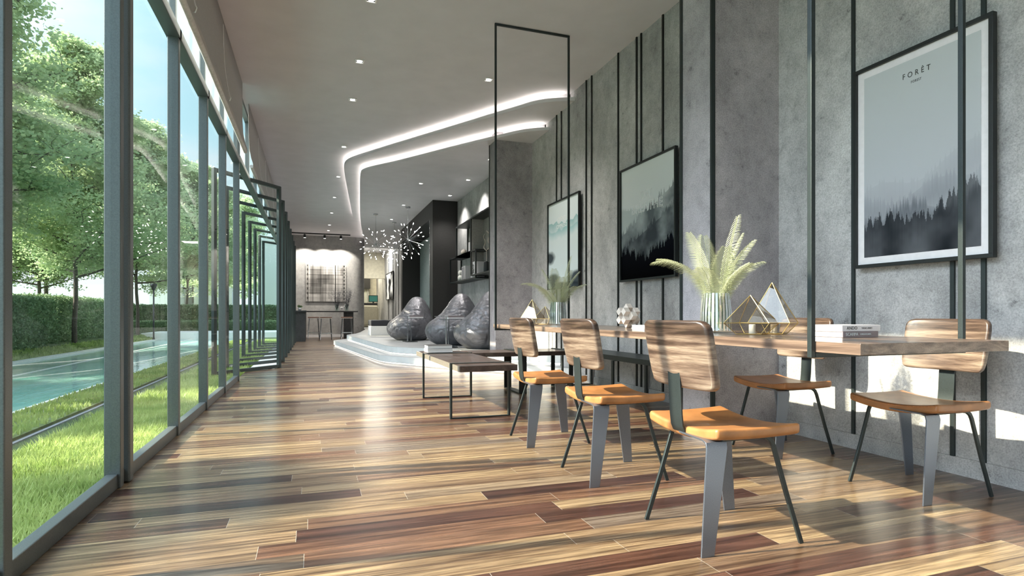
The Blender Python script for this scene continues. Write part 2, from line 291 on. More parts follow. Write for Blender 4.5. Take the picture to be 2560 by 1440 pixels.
# ================================================================== mesh helpers
class MB:
    def __init__(s): s.v = []; s.f = []
    def add(s, vs, fs):
        o = len(s.v); s.v += [tuple(v) for v in vs]; s.f += [tuple(i + o for i in f) for f in fs]; return s
    def box(s, x0, x1, y0, y1, z0, z1):
        return s.add([(x, y, z) for z in (z0, z1) for x, y in ((x0, y0), (x1, y0), (x1, y1), (x0, y1))],
                     [(3, 2, 1, 0), (4, 5, 6, 7), (0, 1, 5, 4), (1, 2, 6, 5), (2, 3, 7, 6), (3, 0, 4, 7)])
    def prism(s, poly, z0, z1, top=True, bottom=True):
        n = len(poly); vs = [(x, y, z0) for x, y in poly] + [(x, y, z1) for x, y in poly]
        fs = [(i, (i + 1) % n, n + (i + 1) % n, n + i) for i in range(n)]
        if bottom: fs.append(tuple(range(n - 1, -1, -1)))
        if top: fs.append(tuple(range(n, 2 * n)))
        return s.add(vs, fs)
    def sweep(s, pts, prof, up=Vector((0, 0, 1)), cap=True, closed=False):
        """prof: list of (a,b) offsets along side / up-ish axes"""
        pts = [Vector(p) for p in pts]; n = len(pts); k = len(prof); vs = []
        for i, p in enumerate(pts):
            if closed: d = (pts[(i + 1) % n] - pts[i - 1]).normalized()
            else: d = ((pts[min(i + 1, n - 1)] - p).normalized() + (p - pts[max(i - 1, 0)]).normalized()).normalized()
            side = d.cross(up)
            if side.length < 1e-4: side = d.cross(Vector((0, 1, 0)) if abs(d.y) < .9 else Vector((1, 0, 0)))
            side.normalize(); u = side.cross(d).normalized()
            if 0 < i < n - 1 and not closed:
                c = max(.35, d.dot((pts[i + 1] - p).normalized()))
            else: c = 1
            vs += [p + side * a + u * (b_ / c) if False else p + side * a + u * b_ for a, b_ in prof]
        fs = []
        rng = range(n) if closed else range(n - 1)
        for i in rng:
            j = (i + 1) % n
            for q in range(k):
                fs.append((i * k + q, i * k + (q + 1) % k, j * k + (q + 1) % k, j * k + q))
        if cap and not closed:
            fs.append(tuple(range(k - 1, -1, -1))); fs.append(tuple((n - 1) * k + q for q in range(k)))
        return s.add(vs, fs)
    def bar(s, pts, a, b_, up=Vector((0, 0, 1)), **k):
        return s.sweep(pts, [(-a / 2, -b_ / 2), (a / 2, -b_ / 2), (a / 2, b_ / 2), (-a / 2, b_ / 2)], up, **k)
    def tube(s, pts, r, seg=8, up=Vector((0, 0, 1)), **k):
        if isinstance(r, (int, float)):
            return s.sweep(pts, [(r * math.cos(2 * math.pi * i / seg), r * math.sin(2 * math.pi * i / seg)) for i in range(seg)], up, **k)
        pts = [Vector(p) for p in pts]; n = len(pts); vs = []; fs = []
        for i, p in enumerate(pts):
            d = (pts[min(i + 1, n - 1)] - pts[max(i - 1, 0)]).normalized(); a = d.orthogonal().normalized() if i == 0 else (a - d * a.dot(d)).normalized()
            b2 = d.cross(a)
            vs += [p + (a * math.cos(2 * math.pi * q / seg) + b2 * math.sin(2 * math.pi * q / seg)) * r[i] for q in range(seg)]
        for i in range(n - 1):
            for q in range(seg): fs.append((i * seg + q, i * seg + (q + 1) % seg, (i + 1) * seg + (q + 1) % seg, (i + 1) * seg + q))
        fs.append(tuple(range(seg - 1, -1, -1))); fs.append(tuple((n - 1) * seg + q for q in range(seg)))
        return s.add(vs, fs)
    def lathe(s, prof, seg=24, c=(0, 0, 0), ribs=0, amp=0):
        vs = []; fs = []; k = len(prof)
        for i in range(seg):
            a = 2 * math.pi * i / seg; rr = 1 + (amp * math.cos(ribs * a) if ribs else 0)
            vs += [(c[0] + r * rr * math.cos(a), c[1] + r * rr * math.sin(a), c[2] + z) for r, z in prof]
        for i in range(seg):
            j = (i + 1) % seg
            for q in range(k - 1): fs.append((i * k + q, j * k + q, j * k + q + 1, i * k + q + 1))
        return s.add(vs, fs)
    def sphere(s, c, r, seg=12, rings=8, sc=(1, 1, 1)):
        prof = [(max(1e-4, r * math.sin(math.pi * i / rings)), -r * math.cos(math.pi * i / rings)) for i in range(rings + 1)]
        o = len(s.v); s.lathe(prof, seg)
        for i in range(o, len(s.v)):
            x, y, z = s.v[i]; s.v[i] = (c[0] + x * sc[0], c[1] + y * sc[1], c[2] + z * sc[2])
        return s
    def xf(s, mat):
        s.v = [tuple(mat @ Vector(v)) for v in s.v]; return s
    def obj(s, name, mat, parent=None, smooth=False, bevel=0, seg=2, subsurf=0, autosm=None):
        me = bpy.data.meshes.new(name); me.from_pydata(s.v, [], s.f)
        bm = bmesh.new(); bm.from_mesh(me); bmesh.ops.recalc_face_normals(bm, faces=bm.faces); bm.to_mesh(me); bm.free()
        me.materials.append(M[mat] if isinstance(mat, str) else mat)
        ob = bpy.data.objects.new(name, me); COL.objects.link(ob)
        if parent: ob.parent = parent
        if bevel:
            md = ob.modifiers.new('bevel', 'BEVEL'); md.width = bevel; md.segments = seg; md.limit_method = 'ANGLE'; md.angle_limit = R(40)
        if subsurf:
            md = ob.modifiers.new('sub', 'SUBSURF'); md.levels = subsurf; md.render_levels = subsurf
        if smooth or subsurf: me.polygons.foreach_set('use_smooth', [True] * len(me.polygons))
        if autosm: me.polygons.foreach_set('use_smooth', [True] * len(me.polygons)); me.set_sharp_from_angle(angle=R(autosm))
        return ob

def tag(o, label=None, cat=None, group=None, kind=None):
    if label: o['label'] = label
    if cat: o['category'] = cat
    if group: o['group'] = group
    if kind: o['kind'] = kind
    return o
def empty(name, loc, label=None, cat=None, group=None, rz=0, kind=None):
    o = bpy.data.objects.new(name, None); COL.objects.link(o); o.location = loc; o.rotation_euler = (0, 0, rz)
    o.empty_display_size = .1
    return tag(o, label, cat, group, kind)
def copy_tree(o, parent=None):
    c = o.copy(); COL.objects.link(c); c.parent = parent
    for ch in list(o.children): copy_tree(ch, c)
    return c
def struct(o, label=None): o['kind'] = 'structure'; return tag(o, label)
def text_obj(s, name, loc, rot, size, mat, parent, spacing=1.0, outline=0.0, align='CENTER', width=None):
    cu = bpy.data.curves.new(name, 'FONT'); cu.body = s; cu.size = size; cu.align_x = align; cu.align_y = 'CENTER'; cu.space_character = spacing
    if outline: cu.fill_mode = 'NONE'; cu.bevel_depth = outline; cu.bevel_resolution = 0
    else: cu.extrude = 0.0004
    tmp = bpy.data.objects.new('tmp', cu); COL.objects.link(tmp)
    bpy.context.view_layer.update()
    me = bpy.data.meshes.new_from_object(tmp.evaluated_get(bpy.context.evaluated_depsgraph_get()))
    bpy.data.objects.remove(tmp); me.materials.clear(); me.materials.append(M[mat])
    if width:
        xs = [v.co.x for v in me.vertices]; k = width / (max(xs) - min(xs))
        for v in me.vertices: v.co.x *= k
    o = bpy.data.objects.new(name, me); COL.objects.link(o)
    o.matrix_world = Matrix.Translation(loc) @ rot.to_4x4()
    if parent: o.parent = parent; o.matrix_parent_inverse = Matrix.Identity(4)
    return o

# ================================================================== room constants
FX = -0.94      # inner face of the glazed facade
WX = 3.43       # inner face of the right wall
CZ = 4.0        # ceiling
YB = -4.0       # wall behind the camera
YE = 24.0       # far end wall
Z1, Z2 = 3.86, 3.73
TT = 0.795      # table top
# ------------------------------------------------------------------ shell
struct(MB().box(-1.0, 3.75, YB - .2, 34, -0.12, 0).obj('floor', 'floor'))
struct(MB().box(-1.0, 3.75, YB - .2, 34, CZ, CZ + .2).obj('ceiling', 'ceiling'))
struct(MB().box(WX, WX + .25, YB, 34, 0, CZ).obj('wall_right', 'concrete'))
struct(MB().box(-1.0, WX, YB - .2, YB, 0, CZ).obj('wall_back', 'concrete'))
for y0, y1, in ((3.564, 3.94), (8.91, 9.26)):
    struct(MB().box(2.80, WX, y0, y1, 0, CZ).obj('wall_pier', 'concrete_pier'))
# end wall with a rounded right corner
poly = [(-1.0, YE), (1.55, YE)] + [(1.55 + .45 * math.sin(a), YE + .45 - .45 * math.cos(a)) for a in [R(90 * i / 8) for i in range(1, 9)]] + [(2.0, YE + 5.6), (-1, YE + 5.6)]
struct(MB().prism(poly, 0, CZ).obj('wall_end', 'concrete_end', autosm=30))
struct(MB().box(-1.0, FX + .02, 20.15, YE, 0, CZ).obj('wall_left', 'concrete_end'))
# baseboards
struct(MB().box(WX - .012, WX, YB, 3.564, 0, .1).box(WX - .012, WX, 3.94, 8.91, 0, .1).obj('baseboard_right', 'concrete'))
struct(MB().box(-.9, 1.5, YE - .015, YE, 0, .1).obj('baseboard_end', 'white'))
# vertical metal strips on the right wall
n = 0
def strip(x, y0, y1, z0=.1, z1=CZ):
    global n; n += 1
    struct(MB().box(x[0], x[1], y0, y1, z0, z1).obj('trim_%d' % n, 'steel' if z1 > 3.9 and y1 < 5 else 'black', bevel=.001))
for y in (2.902, 2.268, 2.108, 6.895, 6.737, 6.049, 5.637, 5.542, 5.125, 7.877, 7.702, 1.2, 1.35, .3, -.6, -1.4):
    zt = CZ if y < 7.2 else (Z1 if y < 8.3 else Z2)
    strip((WX - .016, WX), y - .011, y + .011, .1, zt)
strip((2.795, 2.83), 3.558, 3.575, 0); strip((2.79, 2.80), 3.915, 3.945, 0)
strip((2.79, 2.80), 9.235, 9.265, .3, Z2)
for y in (24.6, 25.4, 26.1, 26.5, 27.9): strip((WX - .02, WX), y - .02, y + .02, .3, Z2)

# ------------------------------------------------------------------ ceiling drops with light coves
L1 = [(3.43, 7.26), (3.13, 7.40), (2.94, 7.57), (2.78, 7.86), (2.587, 8.168), (2.145, 8.93), (1.404, 10.171), (1.05, 10.78), (0.80, 11.22), (0.66, 11.50), (0.59, 11.80), (0.60, 12.30), (0.778, 14.2), (1.12, 17.8), (1.22, 18.5), (1.42, 18.95)]
L2 = [(3.43, 8.17), (3.224, 8.29), (3.051, 8.44), (2.86, 8.72), (2.311, 9.543), (1.488, 10.885), (1.12, 11.38), (0.95, 11.66), (0.895, 11.95), (1.05, 14.0), (1.333, 17.82), (1.987, 23.9)]
def smooth_poly(p, it=2):
    for _ in range(it):
        q = [p[0]]
        for a, b_ in zip(p[:-1], p[1:]):
            q.append((a[0] * .75 + b_[0] * .25, a[1] * .75 + b_[1] * .25)); q.append((a[0] * .25 + b_[0] * .75, a[1] * .25 + b_[1] * .75))
        q.append(p[-1]); p = q
    return p
def inset(p, d):
    r = []
    for i in range(len(p)):
        a = Vector(p[max(i - 1, 0)]); b_ = Vector(p[min(i + 1, len(p) - 1)]); t = (b_ - a).normalized()
        nrm = Vector((t.y, -t.x))
        r.append((min(WX, p[i][0] + nrm.x * d), p[i][1] + nrm.y * d))
    r[0] = (WX, r[0][1]); return r
def drop(name, outl, z0, z1, lip):
    o = smooth_poly(outl); inn = inset(o, .16); end = [(WX, outl[-1][1] + .05)] if outl is L1 else [(2.0, 25.2), (WX, 25.2)]
    m_ = MB(); m_.prism(o + end, z0, lip)                       # panel with its lip
    m_.prism(inn + end, lip, z1 + .0)                           # core up to the level above
    ob = struct(m_.obj(name, 'ceiling_drop', autosm=35))
    return o, inset(o, .06)
def cove_light(line, z, label):
    m_ = MB(); m_.bar([(x, y, z) for x, y in line[3:]], .05, .008)
    tag(m_.obj('cove_light', 'led'), label, 'light')
o1, i1 = drop('ceiling_drop', L1, Z1, CZ, Z1 + .05)
cove_light(i1, Z1 + .057, 'glowing light strip hidden behind the upper curved ceiling edge')
o2, i2 = drop('ceiling_drop', L2, Z2, Z1, Z2 + .045)
cove_light(i2, Z2 + .052, 'glowing light strip hidden behind the lower curved ceiling edge')

# ------------------------------------------------------------------ glazed facade: window bays
edges = [-4.0, -2.55, -1.33, -0.11, 1.11, 2.32, 3.51, 4.875, 6.105, 7.32, 8.58]
for i in range(len(edges) - 1):
    y0, y1 = edges[i], edges[i + 1]; m_ = MB(); hw = .028
    m_.box(FX - .075, FX, y1 - hw, y1 + hw, 0, 2.96)                 # far post
    m_.box(FX - .07, FX - .02, y1 - .024, y1 + .024, 3.03, CZ)       # clerestory post
    m_.box(FX - .065, FX - .012, y0 + hw, y1 - hw, 0, .075)          # bottom rail
    m_.box(FX - .085, FX + .01, y0 - hw, y1 + hw + .001 * (i % 2), 2.955, 3.03)     # transom
    m_.box(FX - .08, FX - .01, y0, y1, 3.93, CZ)                     # head
    wob = struct(m_.obj('window_%d' % (i + 1), 'frame', bevel=.004))
    MB().box(FX - .046, FX - .04, y0 + hw, y1 - hw, .07, 2.96).obj('glass_pane', 'glass', wob)
    MB().box(FX - .046, FX - .04, y0 + hw, y1 - hw, 3.03, 3.94).obj('upper_glass_pane', 'glass', wob)
struct(MB().box(FX - .08, FX + .015, 3.585, 3.655, 0, 2.955).obj('trim_40', 'frame', bevel=.01, seg=3))
# high glazing over the pivot doors
m_ = MB(); m_.box(FX - .085, FX + .01, 8.608, 20.15, 2.99, 3.06); m_.box(FX - .08, FX - .01, 8.608, 20.15, 3.93, CZ)
for k in range(10):
    y = 8.72 + 1.27 * k if k else 8.72
    m_.box(FX - .07, FX - .01, y - .03, y + .03, 3.06, CZ)
wob = struct(m_.obj('window_11', 'frame', bevel=.004)); MB().box(FX - .046, FX - .04, 8.62, 20.15, 3.06, 3.94).obj('upper_glass_pane', 'glass', wob)
# eight pivot doors standing open
proto = None
for k in range(8):
    cy = 9.95 + 1.27 * k
    if proto is None:
        proto = empty('door_1', (0, 0, 0)); hw = .685; t = .028
        f = MB(); f.box(-hw, -hw + .055, -t, t, 0, 3.055); f.box(hw - .055, hw, -t, t, 0, 3.055); f.box(-hw + .055, hw - .055, -t, t, .005, .055); f.box(-hw + .055, hw - .055, -t, t, 3.0, 3.055)
        f.obj('door_frame', 'doorframe', proto, bevel=.004)
        MB().add([(-hw + .05, 0, .05), (hw - .05, 0, .05), (hw - .05, 0, 3.0), (-hw + .05, 0, 3.0)], [(0, 1, 2, 3)]).obj('glass_pane', 'doorglass', proto)
        d = proto
    else:
        d = copy_tree(proto); d.name = 'door_%d' % (k + 1)
    d.location = (-.955, cy, 0.002); d.rotation_euler = (0, 0, math.atan2(1.06, .865)); d['kind'] = 'structure'
# pale stone threshold
struct(MB().box(-.99, -.60, 10.3, 20.15, -.01, .004).obj('floor_threshold', 'coping'))

# roller blinds
def blind(y0, y1, label, chains):
    b_ = empty('roller_blind', (FX + .05, (y0 + y1) / 2, CZ), label, 'blind', 'roller blinds under the ceiling'); hy = (y1 - y0) / 2
    prof = [(0, 0), (0, -.25), (.002, -.5), (.012, -.68), (.035, -.8), (.06, -.88), (.058, -.915), (.03, -.925)]
    m_ = MB(); vs = []; ny = 24
    for j in range(ny + 1):
        y = -hy + 2 * hy * j / ny
        for x, z in prof: vs.append((x + .006 * math.sin(j * 1.3) * (z < -.4), y, z))
    k = len(prof); fs = [(j * k + q, (j + 1) * k + q, (j + 1) * k + q + 1, j * k + q + 1) for j in range(ny) for q in range(k - 1)]
    m_.add(vs, fs); fo = m_.obj('fabric', 'blind', b_, smooth=True); sd = fo.modifiers.new('thick', 'SOLIDIFY'); sd.thickness = .004
    MB().tube([(.035, -hy, -.92), (.035, hy, -.92)], .024, 10, up=Vector((1, 0, 0))).obj('bottom_rail', 'blindrail', b_, autosm=40)
    for cy in chains:
        y = cy - (y0 + y1) / 2
        pts = [(.03 + .06 * t_ ** 3, y + .02 * math.sin(3 * t_), -.15 - .72 * t_) for t_ in [q / 12 for q in range(13)]]
        pts += [(.10, y, -.89), (.085, y + .03, -.91), (.07, y + .05, -.9)]
        MB().tube(pts, .004, 6, up=Vector((0, 1, 0))).obj('pull_cord', 'white', b_, smooth=True)
blind(4.05, 8.47, 'long grey roller blind nearest the viewer, two white cords', (4.67, 6.5))
blind(9.28, 12.9, 'grey roller blind above the first open glass doors', (10.5, 12.0))
blind(12.93, 16.5, 'grey roller blind second from the front over the open glass doors', (14.2, 15.8))
blind(16.53, 20.1, 'grey roller blind farthest away beside the end wall', (18.0,))

# ------------------------------------------------------------------ downlights
def downlight(x, y, z, label, group, glow='down'):
    d = empty('downlight', (x, y, z), label, 'ceiling light', group); s = .055
    f = MB(); 
    for a, b_, c, e_ in ((-s, s, -s, -s + .014), (-s, s, s - .014, s), (-s, -s + .014, -s + .014, s - .014), (s - .014, s, -s + .014, s - .014)): f.box(a, b_, c, e_, -.012, 0)
    f.obj('bezel', 'white', d)
    MB().box(-s + .014, s - .014, -s + .014, s - .014, -.004, -.001).obj('baffle', 'black', d)
    MB().lathe([(0.0001, -.0085), (.031, -.0085), (.033, -.005)], 16).obj('lamp', glow, d)
    return d
dl0 = downlight(.541, 7.268, CZ, 'square recessed downlight, larger left one of the two nearest in the flat ceiling', 'main ceiling downlights')
def lamp_under(x, y, z):
    ld = bpy.data.lights.new('downlight_lamp', 'SPOT'); ld.energy = 60; ld.spot_size = R(115); ld.spot_blend = .8; ld.color = (1, .96, .90); ld.shadow_soft_size = .04
    lo = bpy.data.objects.new('downlight_lamp', ld); COL.objects.link(lo); lo.location = (x, y, z - .03)
lamp_under(.541, 7.268, CZ)
def place(src, loc, label, group=None, rz=None):
    if src is dl0: lamp_under(*loc)
    c = copy_tree(src); c.location = loc; c['label'] = label
    if group: c['group'] = group
    if rz is not None: c.rotation_euler = (0, 0, rz)
    return c
place(dl0, (2.188, 7.282, CZ), 'square recessed downlight just left of the tall hanging black frame')
for i, y in enumerate((5.805, 8.599, 11.065, 13.512, 15.937, 18.412, 20.91, 22.318)):
    place(dl0, (.543, y, CZ), ['square downlight cut off by the top edge of the photo', 'recessed downlight second from the front in the row along the left ceiling',
        'recessed downlight beside the rounded corner of the glowing cove', 'recessed downlight right after the cove corner in the left row', 'fourth ceiling downlight of the left row before the end wall',
        'third ceiling downlight of the left row before the end wall', 'second last small ceiling downlight before the end wall track', 'farthest small ceiling downlight just before the spotlight track'][i])
for (x, y), lb in zip([(2.202, 12.394), (3.08, 11.739), (3.079, 13.415), (2.216, 14.981), (2.214, 17.364), (2.214, 19.879), (3.061, 10.063)],
    ['downlight in the lowered ceiling above the middle beanbag', 'downlight in the lowered ceiling above the wall shelves', 'downlight in the lowered ceiling just before the dark portal box',
     'downlight in the lowered ceiling just in front of the right burst pendant canopy', 'downlight in the lowered ceiling behind the right burst pendant', 'farthest downlight in the lowered ceiling behind the burst pendants', 'downlight half hidden behind the second concrete pier']):
    place(dl0, (x, y, Z2), lb, 'lowered ceiling downlights')

# ------------------------------------------------------------------ platform with lit steps
P1 = [(3.43, 7.30), (2.125, 9.2), (1.45, 10.33), (1.27, 10.62), (1.17, 10.95), (1.10, 11.5), (0.58, 17.0), (0.56, 17.35), (0.66, 17.75), (1.2, 18.9), (1.9, 23.9)]
P2 = [(3.43, 7.74), (1.95, 10.13), (1.62, 10.5), (1.42, 10.85), (1.33, 11.3), (0.93, 17.3), (0.95, 17.72), (1.35, 18.8), (2.0, 23.9)]
def tread(poly, z, name):
    o = smooth_poly(poly, 1); end = [(2.0, 34), (WX, 34)]; inn = inset(o, .05)
    m_ = MB(); m_.prism(o + end, z - .15 + .035, z - .0)
    ob = struct(m_.obj(name, 'platform', bevel=.004)); 
    r_ = MB(); r_.prism(inn + end, z - .15, z - .149 + .035); r_.obj('plinth', 'riser', ob)
    f = MB(); pts = [(x, y) for x, y in o]
    for a, b_ in zip(pts[:-1], pts[1:]):
        t = (Vector(b_) - Vector(a)).normalized(); q = .003; nx, ny = -t.y * q, t.x * q
        f.add([(a[0] + nx, a[1] + ny, z - .11), (b_[0] + nx, b_[1] + ny, z - .11), (b_[0] + nx, b_[1] + ny, z - .004), (a[0] + nx, a[1] + ny, z - .004)], [(0, 1, 2, 3)])
    f.obj('riser_facing', 'riser', ob)
    ln = inset(o, .03)[:-1]
    s_ = MB(); s_.bar([(x, y, z - .15 + .028) for x, y in ln], .014, .010)
    tag(s_.obj('step_light', 'led2'), 'light strip glowing under the %s platform step' % ('lower' if z < .2 else 'upper'), 'light')
tread(P1, .15, 'floor_step'); tread(P2, .30, 'floor_platform')

# dark portal box with nook
m_ = MB(); m_.box(2.8, WX, 14.1, 14.45, .3, Z2); m_.box(2.8, WX, 19.2, 19.5, .3, Z2); m_.box(2.8, WX, 14.45, 19.2, 3.3, Z2); m_.box(WX - .03, WX, 14.45, 19.2, .3, 3.3)
m_.box(2.85, WX - .03, 14.45, 19.2, .3, .58)
struct(m_.obj('wall_portal', 'darkpanel', bevel=.004))
tag(MB().box(WX - .05, WX - .031, 14.47, 19.18, .58, 3.28).obj('wall_panel', 'teal'), 'grey green textured panel lining the dark nook', 'panel')
tag(MB().box(2.79, 2.812, 14.45, 14.47, .3, 3.3).obj('edge_light_strip', 'chrome'), 'pale metal edge strip on the dark nook opening', 'strip')
for i, (y, a, lb) in enumerate(((14.75, 15, 'brown cushion standing nearest in the dark nook'), (15.5, -12, 'tan cushion leaning second in the dark nook'))):
    c = MB(); gr = 14; vs = []
    for sgn in (-1, 1):
        for u in range(gr + 1):
            for v_ in range(gr + 1):
                a_, b2 = u / gr * 2 - 1, v_ / gr * 2 - 1; hgt = .09 * (1 - a_ ** 4) * (1 - b2 ** 4) + .01 * math.sin(9 * a_ + 5 * b2) * (1 - a_ * a_)
                vs.append((sgn * hgt, a_ * .25 * (1 - .06 * b2 * b2), .25 + b2 * .25 * (1 - .06 * a_ * a_)))
    k = (gr + 1) ** 2
    fs = [(s_ * k + u * (gr + 1) + v_, s_ * k + (u + 1) * (gr + 1) + v_, s_ * k + (u + 1) * (gr + 1) + v_ + 1, s_ * k + u * (gr + 1) + v_ + 1) for s_ in (0, 1) for u in range(gr) for v_ in range(gr)]
    c.add(vs, fs); o = c.obj('cushion', 'pillow' if i == 0 else 'beigefab', smooth=True); o.location = (3.05, y, .58); o.rotation_euler = (R(0), R(12), R(a)); tag(o, lb, 'cushion')

# ------------------------------------------------------------------ long table
tb = empty('dining_table', (2.25, 3.75, 0), 'long thick wooden table carried by black frames hung from the ceiling', 'table')
m_ = MB().box(-.40, .40, -2.21, 2.22, .753, TT); m_.obj('tabletop', 'oak', tb, bevel=.002)
proto = None
for y in (-2.005, 2.105):
    m_ = MB(); s = .0105
    for x in (-.411, .44): m_.box(x - s, x + s, -s, s, .731, CZ - .002)
    m_.box(-.41 + s, .44 - s, -s, s, .731, .752); m_.box(-.41 + s, .44 - s, -s, s, CZ - .023, CZ - .002)
    if proto is None: proto = m_.obj('hanging_frame', 'steel', tb, bevel=.002); proto.location = (0, y, 0)
    else: c = proto.copy(); COL.objects.link(c); c.parent = tb; c.location = (0, y, 0)

# ------------------------------------------------------------------ chairs (local +x faces the table)
def make_chair():
    ch = empty('dining_chair', (0, 0, 0))
    # seat: slab dished across its width
    nx, ny = 12, 16; top = []; 
    def zt(x, y): return .478 - .026 * (1 - (abs(y) / .235) ** 2) + .006 * (x / .2) ** 2 - .004
    def outline(u, v_):   # rounded trapezoid
        x = -.195 + .39 * u; wy = .228 + .006 * u; y = -wy + 2 * wy * v_; return x, y
    vs = []
    for sgn in (0, 1):
        for i in range(nx + 1):
            for j in range(ny + 1):
                x, y = outline(i / nx, j / ny); vs.append((x, y, zt(x, y) - .042 * sgn))
    k = (nx + 1) * (ny + 1); q = lambda s, i, j: s * k + i * (ny + 1) + j
    fs = [(q(0, i, j), q(0, i + 1, j), q(0, i + 1, j + 1), q(0, i, j + 1)) for i in range(nx) for j in range(ny)]
    fs += [(q(1, i, j), q(1, i, j + 1), q(1, i + 1, j + 1), q(1, i + 1, j)) for i in range(nx) for j in range(ny)]
    for i in range(nx): fs += [(q(0, i, 0), q(1, i, 0), q(1, i + 1, 0), q(0, i + 1, 0)), (q(0, i, ny), q(0, i + 1, ny), q(1, i + 1, ny), q(1, i, ny))]
    for j in range(ny): fs += [(q(0, 0, j), q(0, 0, j + 1), q(1, 0, j + 1), q(1, 0, j)), (q(0, nx, j), q(1, nx, j), q(1, nx, j + 1), q(0, nx, j + 1))]
    st = MB().add(vs, fs).obj('seat', 'seat', ch, bevel=.013, seg=4); st.data.polygons.foreach_set('use_smooth', [True] * len(st.data.polygons))
    pi = MB(); pi.tube([(.1955, -.222 + .444 * j / 16, zt(.198, -.222 + .444 * j / 16) - .008) for j in range(17)], .0028, 6); pi.obj('piping', 'edge', st, smooth=True)
    # backrest: thick curved slab, wide face to the back
    ny, nz = 18, 10; vs = []
    for sgn in (0, 1):
        for i in range(nz + 1):
            for j in range(ny + 1):
                w_ = i / nz; y = (-.208 + .416 * j / ny); 
                hz = .135; z = (w_ - .5) * 2 * hz; yy = y * (1 + .03 * w_)
                x = -.150 - .050 * w_ - .028 * (1 - (y / .208) ** 2) - .034 * sgn - .004 * (1 - (2 * w_ - 1) ** 2) * sgn
                vs.append((x, yy, .742 + z))
    k = (nz + 1) * (ny + 1); q = lambda s, i, j: s * k + i * (ny + 1) + j
    fs = [(q(0, i, j), q(0, i + 1, j), q(0, i + 1, j + 1), q(0, i, j + 1)) for i in range(nz) for j in range(ny)]
    fs += [(q(1, i, j), q(1, i, j + 1), q(1, i + 1, j + 1), q(1, i + 1, j)) for i in range(nz) for j in range(ny)]
    for i in range(nz): fs += [(q(0, i, 0), q(1, i, 0), q(1, i + 1, 0), q(0, i + 1, 0)), (q(0, i, ny), q(0, i + 1, ny), q(1, i + 1, ny), q(1, i, ny))]
    for j in range(ny): fs += [(q(0, 0, j), q(0, 0, j + 1), q(1, 0, j + 1), q(1, 0, j)), (q(0, nz, j), q(1, nz, j), q(1, nz, j + 1), q(0, nz, j + 1))]
    # round the outline corners in the y-z plane
    rc = .045; v2 = []
    for x, y, z in vs:
        hy = .208 * 1.03; cy, cz = hy - rc, .135 - rc; dy, dz = abs(y), abs(z - .742)
        if dy > cy and dz > cz:
            ey, ez = dy - cy, dz - cz; m1 = max(ey, ez) / rc; l = math.hypot(ey, ez)
            if l > 1e-6: ey, ez = ey / l * m1 * rc, ez / l * m1 * rc
            dy, dz = cy + ey, cz + ez
        v2.append((x, math.copysign(dy, y), .742 + math.copysign(dz, z - .742)))
    bk = MB().add(v2, fs).obj('backrest', 'walnut', ch, bevel=.012, seg=4); bk.data.polygons.foreach_set('use_smooth', [True] * len(bk.data.polygons))
    # flat support bar: up the back, bent under the seat
    pts = [(-.222, 0, .675), (-.212, 0, .50), (-.207, 0, .455), (-.197, 0, .432), (-.177, 0, .418), (-.10, 0, .408), (.12, 0, .407)]
    MB().bar(pts, .080, .007, up=Vector((1, 0, .3))).obj('back_support', 'steel', ch, bevel=.001, autosm=35)
    # plate legs on one diagonal, bar legs on the other
    for s in (1, -1):
        t = .007
        vs = [(-.245, -.205, 0), (-.188, -.205, 0), (-.130, -.205, .40), (-.222, -.205, .40), (-.128, -.197, .423), (-.220, -.197, .423), (-.126, -.17, .430), (-.216, -.17, .430), (-.12, .0, .430), (-.20, .0, .430)]
        vs = [(s * x, s * y, z) for x, y, z in vs]; vs2 = []
        offs = [(0, t, 0)] * 4 + [(0, t * .7, -t * .7)] * 2 + [(0, 0, -t)] * 4
        vs2 = [(v[0] + s * o[0], v[1] + s * o[1], v[2] + o[2]) for v, o in zip(vs, offs)]
        f0 = [(0, 1, 2, 3), (3, 2, 4, 5), (5, 4, 6, 7), (7, 6, 8, 9)]
        fs = f0 + [tuple(i + 10 for i in reversed(f)) for f in f0]
        rim = [0, 1, 2, 4, 6, 8, 9, 7, 5, 3]
        fs += [(rim[i], rim[(i + 1) % 10], rim[(i + 1) % 10] + 10, rim[i] + 10) for i in range(10)]
        MB().add(vs + vs2, fs).obj('leg', 'legsteel', ch, bevel=.0008, autosm=35)
        p = [(-.15, -.20, .432), (.02, -.20, .432), (.055, -.20, .428), (.078, -.20, .413), (.090, -.201, .390), (.150, -.205, .20), (.217, -.212, .0)]
        p = [(s * x, s * y, z) for x, y, z in p]
        MB().bar(p, .012, .018, up=Vector((0, 0, 1))).obj('leg', 'steel', ch, bevel=.002, autosm=40)
    return ch
chair = make_chair()
spots = [(1.600, 1.985, 0, 'wooden backed chair with tan seat nearest the viewer, its back turned'),
         (1.600, 2.892, 0, 'wooden backed chair with tan seat, middle one of the three seen from behind'),
         (1.605, 3.835, 0, 'wooden backed chair with tan seat beside the low bench, farthest of three seen from behind'),
         (2.950, 2.128, math.pi, 'far side chair nearest the viewer, beyond the near end of the table'),
         (2.950, 3.045, math.pi, 'chair on the far side of the table, backrest hidden behind the tabletop')]
for i, (x, y, rz, lb) in enumerate(spots):
    c = chair if i == 0 else copy_tree(chair)
    c.location = (x, y, 0); c.rotation_euler = (0, 0, rz); tag(c, lb, 'chair', 'dining chairs at the long table')

